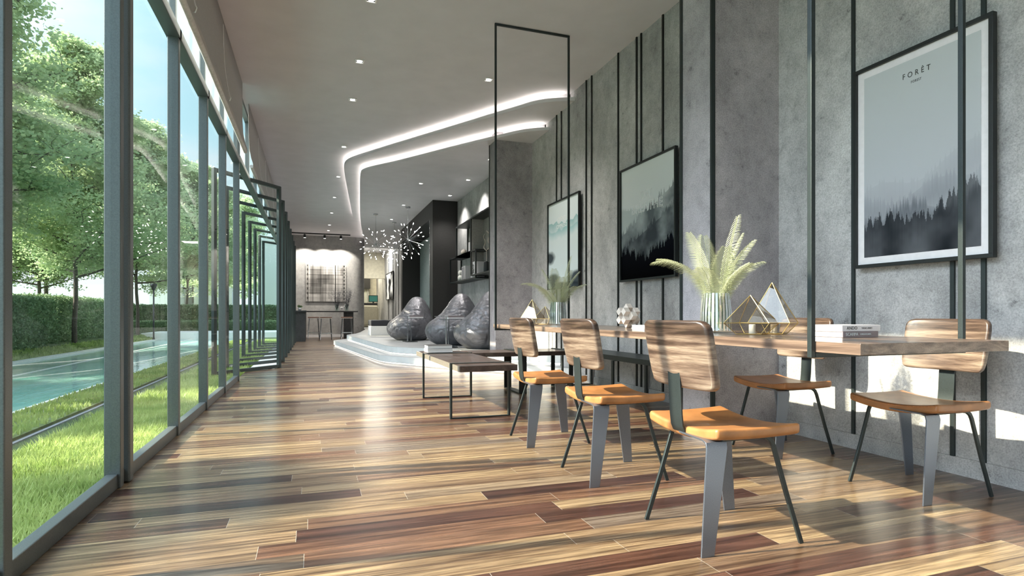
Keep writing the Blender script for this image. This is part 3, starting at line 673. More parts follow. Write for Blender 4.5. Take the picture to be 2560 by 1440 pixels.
# ------------------------------------------------------------------ low benches
def loop_leg(name, x0, x1, y, z1, wdt, t, mat, parent, axis='y', tx=.018):
    m_ = MB()
    m_.box(x0 - tx, x0, y - wdt / 2, y + wdt / 2, 0, z1 + t); m_.box(x1, x1 + tx, y - wdt / 2, y + wdt / 2, 0, z1 + t)
    m_.box(x0, x1, y - wdt / 2, y + wdt / 2, 0, t * 1.6); m_.box(x0, x1, y - wdt / 2, y + wdt / 2, z1, z1 + t)
    if axis == 'x': m_.v = [(b_, a, c) for a, b_, c in m_.v]
    return m_.obj(name, mat, parent, bevel=.001)
bn = empty('bench', (0, 0, 0), 'low dark wooden bench on thin steel loop legs, books on its far end', 'bench')
MB().box(1.14, 1.64, 4.60, 6.66, .425, .475).obj('bench_top', 'darkwood', bn, bevel=.002)
MB().box(1.132, 1.14, 4.60, 6.66, .427, .473).obj('edge_band', 'benchedge', bn)
for y in (4.86, 6.16): loop_leg('leg_frame', 1.132, 1.64, y, .475, .034, .006, 'steel', bn)
b2 = empty('bench', (0, 0, 0), 'dark wooden bench behind the chairs with broad black loop legs, rounded right end', 'bench')
pl = [(1.662, 6.15), (2.80, 6.15)] + [(2.80 + .08 * math.sin(a), 6.23 - .08 * math.cos(a)) for a in [R(15 * i) for i in range(1, 7)]] + [(2.88, 6.66), (1.662, 6.66)]
MB().prism(pl, .425, .473).obj('bench_top', 'darkwood', b2, bevel=.002)
loop_leg('leg_frame', 6.145, 6.665, 2.25, .473, .09, .008, 'black', b2, 'x')
loop_leg('leg_frame', 6.145, 6.665, 2.85, .473, .05, .006, 'steel', b2, 'x')
b3 = empty('bench', (0, 0, 0), 'steel grey bench running along the concrete wall under the framed prints', 'bench')
MB().box(2.995, 3.39, 4.0, 6.74, .415, .467).obj('bench_top', 'steel', b3, bevel=.002)
for y in (6.70, 5.4, 4.1): loop_leg('leg_frame', 3.0, 3.385, y, .408, .04, .006, 'steel', b3)

# ------------------------------------------------------------------ books
def book(loc, sx, sy, h, cover, label, rz=0, title=None, tmat='ink', group=None, ratio=.35, sub=None, name='book', parent=None, top=None):
    """spine on the -y side, spine length sx"""
    bk = empty(name, loc, label, 'book', group, rz) if parent is None else None
    MB().box(-sx / 2 + .004, sx / 2 - .004, -sy / 2 + .004, sy / 2 - .004, .0025, h - .0025).obj('pages', 'paper', bk)
    m_ = MB(); m_.box(-sx / 2, sx / 2, -sy / 2, sy / 2, 0, .0025); m_.box(-sx / 2, sx / 2, -sy / 2, sy / 2, h - .0025, h)
    m_.box(-sx / 2, sx / 2, -sy / 2 - .002, -sy / 2 + .003, 0, h); m_.obj('cover', cover, bk, bevel=.0008)
    if title:
        rot = Matrix.Rotation(R(90), 3, 'X')
        t_ = text_obj(title, 'title', (-sx * .25, -sy / 2 - .0025, h / 2), rot, h * .72, tmat, bk, 1.05)
        if sub: text_obj(sub, 'subtitle', (sx * .14, -sy / 2 - .0025, h / 2), rot, h * .34, tmat, bk, 1.0)
    return bk
G = 'books on the long table'
book((2.360, 2.06, TT + .0006), .215, .19, .0275, 'cover_mauve', 'mauve SCARPA book lying under the ANDO book on the table', 0, 'SCARPA', 'inkgrey', G, sub='CARLO SCARPA')
book((2.370, 2.065, TT + .0286), .225, .195, .0275, 'cover_white', 'white ANDO book on top of the mauve book on the table', R(-1.5), 'ANDO', 'ink', G, sub='TADAO ANDO')
book((2.37, 3.70, TT + .0006), .225, .19, .026, 'cover_white', 'white LOOS book lying beside the pale wooden puzzle', R(-2), 'LOOS', 'ink', G)
G = 'books on the low bench'
book((1.33, 6.37, .481), .285, .2, .040, 'cover_white', 'thick white book, lower of the two on the low bench', math.pi, group=G)
book((1.328, 6.372, .5215), .280, .2, .038, 'cover_dark', 'dark covered book, upper of the two on the low bench', math.pi, group=G)

# ------------------------------------------------------------------ plants in glass vases
def frond(mb, base, az, bend, length, n=54, leaflen=.105):
    """arching palm frond with narrow leaflets"""
    pts = []; p = Vector(base); el = R(86); d_az = az
    steps = 26
    for i in range(steps + 1):
        pts.append(p.copy()); e_ = el - bend * (i / steps) ** 1.5
        p = p + Vector((math.cos(e_) * math.cos(d_az), math.cos(e_) * math.sin(d_az), math.sin(e_))) * length / steps
    mb.tube(pts, [.0022 * (1 - .8 * i / steps) + .0004 for i in range(steps + 1)], 5)
    for i in range(n):
        t = .22 + .78 * i / (n - 1); f = t * steps; k = min(int(f), steps - 1); a = pts[k].lerp(pts[k + 1], f - k); d = (pts[k + 1] - pts[k]).normalized()
        side = d.cross(Vector((0, 0, 1))); side = side.normalized() if side.length > .05 else Vector((-math.sin(az), math.cos(az), 0)); upn = side.cross(d).normalized()
        ll = leaflen * (math.sin(math.pi * min(1, (t - .14) * 1.12)) ** .6 * .9 + .12) * random.uniform(.92, 1.06)
        for sg in (-1, 1):
            tip = a + (side * sg * .86 + d * .52 - upn * .12) * ll; mid = a + (side * sg * .50 + d * .24 + upn * .05) * ll * .95; wv = d * .0021
            tip2 = tip - Vector((0, 0, ll * .18))
            mb.add([a - wv * .6, a + wv * .6, mid + wv, mid - wv, tip2], [(0, 1, 2, 3), (3, 2, 4)])
def vase_plant(loc, label_v, label_p, seed):
    random.seed(seed)
    v_ = empty('glass_vase', loc, label_v, 'vase', 'ribbed glass vases on the table')
    h = .228
    MB().lathe([(.0001, .004), (.080, .004), (.086, .012), (.082, .12), (.073, h), (.0695, h), (.078, .12), (.080, .022), (.0001, .022)], 96, ribs=24, amp=.012).obj('vase_body', 'vaseglass', v_, smooth=True)
    rb = MB()
    for i in range(0, 26, 1):
        a = 2 * math.pi * i / 26
        rb.bar([(.0865 * math.cos(a), .0865 * math.sin(a), .012), (.0845 * math.cos(a), .0845 * math.sin(a), .12), (.0745 * math.cos(a), .0745 * math.sin(a), h - .002)], .013, .0018, up=Vector((math.cos(a), math.sin(a), 0)))
    rb.obj('silver_ribs', 'silver', v_)
    p_ = empty('palm_frond_bouquet', (loc[0], loc[1], loc[2] + .025), label_p, 'plant', 'pale palm fronds in glass vases')
    for az, bend, ln in ((2.9, 1.75, .58), (2.45, 1.5, .54), (-.45, .75, .56), (-.2, .25, .66), (1.6, .22, .56), (4.5, .40, .46), (5.2, 1.0, .42), (-.35, 1.35, .50), (2.9, .50, .56), (5.6, .40, .54), (3.6, 1.3, .42)):
        m_ = MB(); frond(m_, (.02 * math.cos(az), .02 * math.sin(az), 0), az + random.uniform(-.15, .15), bend, ln * random.uniform(.97, 1.03)); m_.obj('frond', 'frond', p_)
vase_plant((2.197, 2.76, TT), 'ribbed glass vase in the middle of the table behind the nearest chair', 'pale green palm fronds in the nearer glass vase', 3)
vase_plant((2.32, 5.30, TT), 'ribbed glass vase near the far end of the table', 'pale green palm fronds in the farther glass vase', 5)

# ------------------------------------------------------------------ geometric terrariums with candles
def terrarium(loc, s, order, label, lc, rz=R(19)):
    t_ = empty('geometric_terrarium', loc, label, 'terrarium', 'brass edged glass terrariums', rz=-rz)
    fr = MB(); gl = MB(); r = .0022 * s ** .5
    for (cx, cy, half, apz, ax) in order:
        zr = .060; rim = [Vector((cx - half, cy, zr)), Vector((cx + half * .30, cy - half * .75, zr)), Vector((cx + half, cy, zr)), Vector((cx - half * .1, cy + half * .85, zr))]
        hb = half * .50; bot = [Vector((cx + (p.x - cx) * .55, cy + (p.y - cy) * .55, .003)) for p in rim]; ap = Vector((cx + ax, cy, apz))
        for i in range(4):
            j = (i + 1) % 4
            fr.tube([rim[i], rim[j]], r, 6); fr.tube([bot[i], bot[j]], r, 6); fr.tube([rim[i], bot[i]], r, 6); fr.tube([rim[i], ap], r, 6)
            gl.add([rim[i], rim[j], ap], [(0, 1, 2)]); gl.add([rim[i], rim[j], bot[j], bot[i]], [(0, 1, 2, 3)])
        gl.add(bot, [(0, 1, 2, 3)])
    fr.obj('brass_frame', 'brass', t_); gl.obj('glass_panels', 'smoke', t_)
    for (cx, cy, _, _, _), lb in zip(order, lc):
        R3 = Matrix.Rotation(-rz, 3, 'Z') @ Vector((cx, cy - .01, 0))
        cn = empty('candle', (loc[0] + R3.x, loc[1] + R3.y, loc[2] + .0055), lb, 'candle')
        MB().lathe([(.0001, 0), (.0165, 0), (.0165, .046), (.014, .048), (.0001, .047)], 20).obj('wax', 'candle', cn, autosm=40)
        MB().tube([(0, 0, .047), (.001, 0, .055), (.002, 0, .060)], .0009, 5, up=Vector((0, 1, 0))).obj('wick', 'cover_dark', cn)
terrarium((2.245, 2.44, TT), 1, [(-.075, -.03, .145, .205, -.005), (.065, .03, .135, .275, -.005)], 'twin peaked smoked glass terrarium with brass edges on the table beside the books',
          ['white candle inside the near terrarium, left one', 'white candle inside the near terrarium, right one'])
terrarium((2.27, 5.72, TT), 1, [(-.055, .04, .135, .265, -.005), (.075, -.04, .125, .190, .0)], 'twin peaked glass terrarium on the far end of the table behind the third chair',
          ['white candle inside the far terrarium, left one', 'white candle inside the far terrarium, right one'])

# ------------------------------------------------------------------ pale wooden star puzzle
m_ = MB(); A_ = .0445; h_ = .5
for i in range(3):
    j, k = [q for q in range(3) if q != i]
    for sj in (-1, 1):
        for sk in (-1, 1):
            c = [0, 0, 0]; c[j] = sj; c[k] = sk; m_.box(c[0] - h_, c[0] + h_, c[1] - h_, c[1] + h_, c[2] - h_, c[2] + h_)
m_.box(-.72, .72, -.72, .72, -.72, .72)
vc = Vector((-.508, -.861, 0)); lf = Vector((-.861, .508, 0)); n1 = Vector((1, 1, 1)).normalized(); n2 = Vector((-1, -1, 2)).normalized(); n3 = n1.cross(n2)
Bm = Matrix((vc, lf, vc.cross(lf))).transposed() @ Matrix((n1, n2, n3)); m_.xf(Bm.to_4x4() @ Matrix.Scale(A_, 4))
zmin = min(v[2] for v in m_.v)
pz = m_.obj('star_puzzle', 'palewood', bevel=.0006); pz.location = (2.30, 3.91, TT - zmin); pz.rotation_euler = (0, 0, 0)
tag(pz, 'pale wooden interlocking star puzzle standing on the long table', 'puzzle')

# ------------------------------------------------------------------ framed prints
def grid_print(name, w_, h_, img, mat, parent, xf):
    H_, W_ = img.shape[:2]
    ys = np.linspace(0, h_, H_); xs = np.linspace(0, w_, W_)
    co = np.zeros((H_ * W_, 3)); co[:, 0] = np.tile(xs, H_); co[:, 1] = np.repeat(ys, W_)
    idx = np.arange(H_ * W_).reshape(H_, W_); f = np.stack([idx[:-1, :-1], idx[:-1, 1:], idx[1:, 1:], idx[1:, :-1]], -1).reshape(-1, 4)
    co = np.array([tuple(xf(c)) for c in co]) if False else xf(co)
    me = bpy.data.meshes.new(name); me.vertices.add(len(co)); me.vertices.foreach_set('co', co.ravel())
    me.loops.add(f.size); me.loops.foreach_set('vertex_index', f.ravel()); me.polygons.add(len(f)); me.polygons.foreach_set('loop_start', np.arange(0, f.size, 4))
    me.update(calc_edges=True)
    a = me.color_attributes.new('ink', 'FLOAT_COLOR', 'POINT'); c4 = np.ones((H_ * W_, 4), np.float32); c4[:, :3] = img.reshape(-1, 3); a.data.foreach_set('color', c4.ravel())
    me.materials.append(M[mat]); o = bpy.data.objects.new(name, me); COL.objects.link(o); o.parent = parent; return o
rng = np.random.default_rng(4)
def vnoise(h_, w_, sy, sx, seed, octv=4):
    r = np.random.default_rng(seed); out_ = np.zeros((h_, w_)); amp = 1; tot = 0
    for k in range(octv):
        ny_, nx_ = int(sy * 2 ** k) + 2, int(sx * 2 ** k) + 2; g = r.random((ny_, nx_))
        yy = np.linspace(0, ny_ - 1.001, h_); xx = np.linspace(0, nx_ - 1.001, w_); y0 = yy.astype(int); x0 = xx.astype(int)
        fy = (yy - y0)[:, None]; fx = (xx - x0)[None]; fy = fy * fy * (3 - 2 * fy); fx = fx * fx * (3 - 2 * fx)
        a = g[y0][:, x0]; b_ = g[y0][:, np.minimum(x0 + 1, nx_ - 1)]; c = g[np.minimum(y0 + 1, ny_ - 1)][:, x0]; d = g[np.minimum(y0 + 1, ny_ - 1)][:, np.minimum(x0 + 1, nx_ - 1)]
        out_ += amp * ((a * (1 - fx) + b_ * fx) * (1 - fy) + (c * (1 - fx) + d * fx) * fy); tot += amp; amp *= .5
    return out_ / tot
def treeline(w_, base, hmin, hmax, count, seed, wd=.5):
    r = np.random.default_rng(seed); x = np.arange(w_) / w_; sky = base.copy()
    for _ in range(count):
        xc = r.random(); H_ = r.uniform(hmin, hmax); W_ = H_ * r.uniform(.28, .42) * wd * 2; b_ = np.interp(xc, x, base)
        t = np.abs(x - xc) / W_; prof = b_ + H_ * np.clip(1 - t, 0, 1) ** 1.25 + (r.random(w_) - .5) * H_ * .22 * (t < 1) * (t > .06)
        sky = np.where(t < 1, np.maximum(sky, prof), sky)
    return sky
def img_foret(w_=280, h_=430):
    y = np.linspace(0, 1, h_)[:, None]; x = np.linspace(0, 1, w_)[None]
    im = np.zeros((h_, w_, 3)); top = np.array([.50, .53, .55]); low = np.array([.40, .42, .46])
    im[:] = low + (top - low) * np.clip((y - .15) / .85, 0, 1)[..., None] * np.ones((1, w_, 1))
    fog = vnoise(h_, w_, 4, 3, 1)
    for i, (b0, sl, h0, h1, c, op, soft) in enumerate([(.36, .14, .02, .04, (.20, .20, .23), .55, .16), (.29, .09, .02, .05, (.13, .145, .17), .65, .12), (.21, .05, .03, .06, (.05, .06, .075), .85, .10), (.13, .12, .04, .09, (.005, .007, .010), 1.0, .03)]):
        base = b0 + sl * x[0] ** 2 + .03 * np.sin(x[0] * 9 + i * 2); sk = treeline(w_, base, h0, h1, 30 + 12 * i, 10 + i)
        d = (sk[None] - y); msk = (d > 0) * np.clip(1 - (.2 + .8 * 0) * 0, 0, 1); a = op * msk * (np.clip(.75 + .6 * (fog - .5), 0, 1))
        if i < 3: a = a * np.clip(1 - d / .35, .35, 1) * np.clip(.25 + d / (.16 - .05 * i), 0, 1)
        im = im * (1 - a[..., None]) + np.array(c) * a[..., None]
    return im
def img_breathe(w_=280, h_=400):
    y = np.linspace(0, 1, h_)[:, None] * np.ones((1, w_)); x = np.linspace(0, 1, w_)[None] * np.ones((h_, 1))
    im = np.ones((h_, w_, 3)) * np.array([.62, .66, .67]); fog = vnoise(h_, w_, 5, 4, 3, 5)
    im *= (.75 + .35 * np.clip((y - .3) / .7, 0, 1))[..., None]
    for i, (b0, sl, h0, h1, c, op) in enumerate([(.64, -.10, .02, .03, (.30, .36, .37), .6), (.40, .33, .03, .07, (.075, .09, .10), .92), (.26, .30, .03, .06, (.03, .036, .044), .8), (.22, -.2, .05, .11, (.004, .005, .008), 1.0), (.02, .26, .06, .10, (.004, .005, .008), 1.0)]):
        base = np.maximum(b0 + sl * x[0], .02 if i < 4 else .0); sk = treeline(w_, base, h0, h1, 46, 30 + i, .45); d = sk[None] - y
        a = op * (d > 0) * np.clip(.45 + 1.5 * (fog - .32) if i in (1, 2) else np.ones_like(fog), 0, 1)
        im = im * (1 - a[..., None]) + np.array(c) * a[..., None]
    dk = np.clip((.30 - y) / .3, 0, 1) ** .8; im = im * (1 - .92 * dk[..., None])
    return im
def img_peaks(w_=220, h_=320):
    y = np.linspace(0, 1, h_)[:, None] * np.ones((1, w_)); x = np.linspace(0, 1, w_)[None] * np.ones((h_, 1)); fog = vnoise(h_, w_, 5, 3, 8, 5)
    im = np.array([.60, .70, .74]) + (y[..., None]) * np.array([.10, .07, .05])
    for i, (b0, am, c, op, fd) in enumerate([(.74, .07, (.22, .44, .46), .8, .16), (.66, .06, (.25, .50, .53), .6, .10)]):
        rd = b0 + am * (np.interp(np.arange(w_) / w_, np.linspace(0, 1, 12), np.random.default_rng(50 + i).random(12)) - .3) + .012 * (np.random.default_rng(60 + i).random(w_) - .5)
        d = rd[None] - y; a = op * (d > 0) * np.clip(1 - d / fd, 0, 1); im = im * (1 - a[..., None]) + np.array(c) * a[..., None]
    for i, (xc, yc, rx, ry) in enumerate([(.05, .36, .22, .10), (.15, .10, .25, .08), (.95, .10, .35, .09), (.5, .02, .6, .05)]):
        q = 1 - ((x - xc) / rx) ** 2 - ((y - yc) / ry) ** 2; a = np.clip(q * 1.6 + (fog - .5) * 1.6, 0, 1) * .93; im = im * (1 - a[..., None]) + np.array((.02, .03, .04)) * a[..., None]
    return im
def img_smoke(w_=60, h_=90):
    n_ = vnoise(h_, w_, 2, 3, 12, 3); v_ = np.clip((n_ - .35) * 3.2, 0.01, .8); return np.stack([v_] * 3, -1)
def wall_xf(ytop, z0, x):
    return lambda c: np.stack([np.full(len(c), x), ytop - c[:, 0], z0 + c[:, 1]], -1)
ROTW = Matrix(((0, 0, -1), (-1, 0, 0), (0, 1, 0)))
def framed(y0, y1, z0, z1, img, label, mat_border=0, name='framed_print'):
    p = empty(name, (WX - .03, (y0 + y1) / 2, (z0 + z1) / 2), label, 'picture', 'framed prints on the right wall')
    X = WX - .03; lx = 0; hy, hz = (y1 - y0) / 2, (z1 - z0) / 2; fw = .022
    m_ = MB(); x0, x1 = -.035, .0
    m_.box(x0, x1, -hy, hy, -hz, -hz + fw); m_.box(x0, x1, -hy, hy, hz - fw, hz); m_.box(x0, x1, -hy, -hy + fw, -hz + fw, hz - fw); m_.box(x0, x1, hy - fw, hy, -hz + fw, hz - fw)
    m_.obj('frame', 'black', p, bevel=.0015)
    b_ = fw + mat_border
    if mat_border: MB().box(-.016, -.004, -hy + fw, hy - fw, -hz + fw, hz - fw).obj('mat_board', 'cover_white', p)
    else: MB().box(-.012, -.004, -hy + fw, hy - fw, -hz + fw, hz - fw).obj('backing', 'cover_dark', p)
    grid_print('print', 2 * (hy - b_), 2 * (hz - b_), img, 'print', p, wall_xf(hy - b_, -hz + b_, -.0175))
    return p
def wtext(s, p, y, z, size, mat, nm, **k):
    c = p.location; return text_obj(s, nm, Vector((-.0185, y - c.y, z - c.z)), ROTW, size, mat, p, **k)
p3 = framed(2.03, 2.856, 1.20, 2.492, img_foret(), 'large framed print of a foggy forest titled FORÊT with white border, nearest the viewer', .045)
wtext('FORÊT', p3, 2.448, 2.335, .046, 'ink', 'title', spacing=1.7, width=.165); wtext('FOREST', p3, 2.448, 2.288, .022, 'ink', 'subtitle', spacing=1.3, width=.062)
p2 = framed(4.83, 5.922, 1.272, 2.563, img_breathe(), 'framed print of dark misty fir forest reading JUST BREATHE')
wtext('BREATHE', p2, 5.37, 2.055, .135, 'inkwhite', 'lettering', spacing=1.05, outline=.0022, width=.60); wtext('JUST', p2, 5.38, 2.19, .12, 'inkwhite', 'lettering', outline=.0018, width=.24)
p1 = framed(7.006, 8.105, 1.268, 2.558, img_peaks(), 'framed print of turquoise mountain peaks above clouds, farthest along the wall')
wtext('JOYENES', p1, 7.60, 2.275, .085, 'inkwhite', 'lettering', width=.30); wtext('OMPRESO', p1, 7.60, 2.175, .085, 'inkwhite', 'lettering', width=.36)
pf = framed(26.0, 28.6, 1.60, 2.85, img_smoke(), 'narrow black and white abstract picture on the bright wall beyond the dark portal')

# woven wall hanging on the end wall
W_, H_ = 150, 140; r = np.random.default_rng(9); base = np.ones((H_, W_)) * .42
for k in range(26):
    a, b_ = sorted(r.integers(0, W_, 2)); c, d = sorted(r.integers(0, H_, 2)); base[c:d, a:min(b_, a + 40)] *= r.uniform(.6, 1.08)
vcol = r.random(W_); hrow = r.random(H_)
base *= np.where(vcol < .22, .35, np.where(vcol > .85, 1.5, 1))[None]; base *= np.where(hrow < .18, .5, np.where(hrow > .9, 1.3, 1))[:, None]
base[:, 4:8] = np.where((np.arange(H_) // 9 % 2)[:, None], .03, .2); base[:, -9:-5] = np.where((np.arange(H_) // 7 % 2)[:, None], .03, .25); base[:, 108:111] = .03
img = np.clip(base, .015, .6)[..., None] * np.array([1, .97, .93])
wv = empty('woven_wall_hanging', (.50, YE - .01, 2.13), 'square black and cream woven wall hanging on the end wall', 'wall art')
grid_print('weave', 1.50, 1.44, img, 'weave', wv, lambda c: np.stack([c[:, 0] - .75, np.full(len(c), -.032), c[:, 1] - .72], -1))
MB().box(-.74, .74, -.03, 0, -.71, .71).obj('backing_board', 'charcoal', wv)

# ------------------------------------------------------------------ bean bags
def beanbag(label, loc, rz, seed):
    o_ = empty('beanbag', loc, label, 'beanbag', 'dark leather beanbags on the platform', rz)
    bm = bmesh.new(); bmesh.ops.create_icosphere(bm, subdivisions=6, radius=1)
    c0 = Vector((.06, 0, .34))
    def ell(p, c, r): q = Vector(((p.x - c[0]) / r[0], (p.y - c[1]) / r[1], (p.z - c[2]) / r[2])); l = q.length; return (l - 1) * min(r) * .9
    def smin(a, b_, k): h = max(k - abs(a - b_), 0) / k; return min(a, b_) - h * h * k * .25
    def sdf(p):
        d = ell(p, (-.02, 0, .27), (.51, .48, .31)); d = smin(d, ell(p, (.16, 0, .46), (.32, .38, .40)), .25); d = smin(d, ell(p, (.19, 0, .70), (.17, .21, .27)), .25)
        return max(d, -p.z + .0)
    sd = seed * 13.7
    for v in bm.verts:
        d = v.co.normalized(); t = 0.05
        for _ in range(40):
            s_ = sdf(c0 + d * t)
            if s_ > -.0008: break
            t += max(-s_ * .8, .001)
        p = c0 + d * t
        w1 = noise.noise(Vector((p.x * 5 + sd, p.y * 5, p.z * 3))) * .010; rd = abs(noise.noise(Vector((p.x * 4 + sd, p.y * 7 + p.z * 5, p.z * 4)))); w2 = -.014 * max(0, .12 - rd) / .12
        w3 = .006 * noise.noise(Vector((p.x * 22, p.y * 22 + sd, p.z * 12)))
        k = min(1, p.z / .12)
        v.co = p + d * (w1 + w2 + w3) * k
        v.co.z = max(v.co.z, .002)
    me = bpy.data.meshes.new('beanbag_body'); bm.to_mesh(me); bm.free(); me.materials.append(M['leather']); me.polygons.foreach_set('use_smooth', [True] * len(me.polygons))
    b_ = bpy.data.objects.new('beanbag_body', me); COL.objects.link(b_); b_.parent = o_
    MB().lathe([(.0001, .012), (.016, .012), (.022, .004), (.018, -.004), (.0001, -.004)], 14, c=(.20, 0, .985)).obj('top_button', 'leather', o_, smooth=True)
    return o_
bag = beanbag('dark leather beanbag at the left, farthest of the three', (2.14, 13.55, .3), R(-20), 1)
for loc, rz, lb, s in (((2.60, 11.15, .3), R(-14), 'dark leather beanbag in the middle of the three, behind its side table', 1.0), ((2.86, 9.86, .3), R(-38), 'dark leather beanbag partly hidden by the concrete pier, nearest of the three', 1.0)):
    c = place(bag, loc, lb, rz=rz); c.scale = (s, s, s)
# side tables
def side_table(loc, rz, label, k):
    t_ = empty('side_table', loc, label, 'side table', 'slim metal side tables by the beanbags', rz); s = .014
    m_ = MB(); m_.box(-.22, .22, -.18, .18, .505, .513); m_.obj('table_top', 'steel', t_)
    m_ = MB(); m_.box(-.30, -.16, -.20, -.18, .555, .57); m_.box(-.30, -.16, .18, .20, .555, .57); m_.obj('side_rail', 'chrome', t_)
    s = .009
    for x, y in ((-.20, -.19), (-.03, .19)):
        MB().box(x - s, x + s, y - .009, y + .009, .012, .57).obj('post', 'chrome', t_)
    m_ = MB(); m_.box(-.22, .02, -.20, .20, 0, .012); m_.obj('base_plate', 'black', t_)
    for i, (dx, h) in enumerate(((0, .034), (-.01, .028))):
        p_ = Matrix.Rotation(rz, 3, 'Z') @ Vector((.02 + dx, 0, 0))
        book((loc[0] + p_.x, loc[1] + p_.y, loc[2] + .514 + (.0345 if i else 0)), .30, .22, h, 'cover_mauve' if i else 'cover_white', '%s book on the side table of the %s beanbag' % (('upper thin', 'lower')[1 - i], k), rz, group='books on the side tables')
side_table((2.12, 12.72, .3), R(5), 'slim metal side table with two books before the left beanbag', 'left')
side_table((2.44, 10.35, .3), R(5), 'slim metal side table with two books before the middle beanbag', 'middle')
# daybed block
db = empty('daybed', (2.35, 17.1, .3), 'low white block seat with charcoal cushion behind the beanbags', 'seat')
MB().box(-.8, .45, -.35, .45, 0, .27).obj('base', 'white', db, bevel=.006)
MB().box(-.8, .45, -.35, .45, .27, .44).obj('cushion', 'charcoal', db, bevel=.03, seg=4)

# ------------------------------------------------------------------ wall shelves
sh = empty('wall_shelf', (3.13, 11.9, 0), 'black steel open shelf unit of stepped boxes mounted on the wall by the beanbags', 'shelf')
def sbox(y0, y1, z0, z1, t=.03):
    m_ = MB(); a, b_ = y0 - 11.9, y1 - 11.9; d = WX - 3.13
    m_.box(0, d, a, b_, z0, z0 + t); m_.box(0, d, a, b_, z1 - t, z1); 
    for y in (a, b_ - t):
        m_.box(0, t, y, y + t, z0 + t, z1 - t); m_.box(d - t, d, y, y + t, z0 + t, z1 - t)
    m_.obj('box_frame', 'black', sh, bevel=.001)
sbox(11.74, 13.05, 2.21, 2.92); sbox(11.35, 13.68, 1.64, 2.24); sbox(10.30, 11.74, 1.70, 2.93)
MB().box(.28, .296, 10.33 - 11.9, 11.71 - 11.9, 1.73, 2.90).obj('back_panel', 'shelfgrey', sh)
MB().box(.02, .28, 11.70 - 11.9, 11.72 - 11.9, 1.73, 2.90).obj('side_panel', 'shelfgrey', sh)
# things on the shelves
gsh = 'books on the wall shelf'
for i, (y, h, c) in enumerate(((12.62, .30, 'cover_white'), (12.56, .28, 'cover_dark'), (12.49, .31, 'cover_white'), (12.42, .27, 'cover_dark'), (12.36, .30, 'cover_white'))):
    b_ = empty('book', (3.27, y, 1.671), ['white upright book farthest in the row on the lower wall shelf', 'dark upright book second in the row on the lower wall shelf', 'white upright book in the middle of the row on the lower wall shelf',
        'dark upright book fourth in the row on the lower wall shelf', 'white upright book nearest in the row on the lower wall shelf'][i], 'book', gsh)
    MB().box(-.10, .10, -.024, .024, 0, h).obj('cover', c, b_, bevel=.002); MB().box(-.098, .102, -.020, .020, .004, h - .003).obj('pages', 'paper', b_)
tag(MB().box(3.17, 3.38, 11.52, 11.86, 1.671, 2.00).obj('patterned_box', 'cover_white', bevel=.004), 'pale square box with dark motif on the lower wall shelf', 'box')
bx = bpy.data.objects['patterned_box']
m_ = MB()
for k in range(7): m_.tube([(3.165, 11.58 + .22 * t_, 1.76 + .025 * k + .03 * math.sin(6 * t_ + k)) for t_ in [q / 8 for q in range(9)]], .006, 5, up=Vector((1, 0, 0)))
m_.obj('motif', 'cover_dark', bx)
tag(MB().sphere((3.22, 12.95, 1.74), .07).sphere((3.22, 12.95, 1.86), .06).obj('stacked_ornament', 'candle', smooth=True), 'pale stacked ball ornament at the far end of the lower wall shelf', 'ornament')
pfm = empty('photo_frame', (3.26, 12.25, 2.241), 'small black photo frame standing on the upper wall shelf', 'photo frame')
MB().box(-.012, .012, -.10, .10, 0, .27).obj('frame', 'black', pfm, bevel=.002); MB().box(-.016, -.0125, -.08, .08, .025, .245).obj('photo', 'cover_white', pfm)
tag(MB().sphere((3.24, 12.72, 2.31), .07, sc=(1, 1, .98)).obj('round_ornament', 'palewood', smooth=True), 'round woven ornament on the upper wall shelf', 'ornament')
for i, (y, c) in enumerate(((11.93, 'cover_white'), (11.87, 'cover_dark'))):
    tag(MB().box(3.18, 3.37, y - .022, y + .022, 2.241, 2.60).obj('book', c, bevel=.002), ('white' if i == 0 else 'dark') + ' tall book leaning near the box edge on the upper wall shelf', 'book', gsh)
rv = empty('ring_vase', (3.25, 10.95, 1.731), 'black vase holding a pale twig ring in the tall wall shelf box', 'vase')
MB().lathe([(.0001, 0), (.055, 0), (.06, .01), (.055, .20), (.035, .22), (.03, .22), (.05, .19), (.05, .02), (.0001, .02)], 18).obj('vase_body', 'black', rv, smooth=True)
m_ = MB()
for q in range(2):
    m_.tube([(.02 * math.sin(5 * a) + .01 * q, .17 * math.sin(a) + .012 * math.sin(7 * a + q), .62 + .20 * math.cos(a)) for a in [R(10 * i) for i in range(4 + q * 3, 36)]], .006, 6, up=Vector((1, 0, 0)))
m_.tube([(0, 0, .15), (0, .005, .42)], .005, 6, up=Vector((1, 0, 0))); m_.obj('twig_ring', 'palewood', rv, smooth=True)

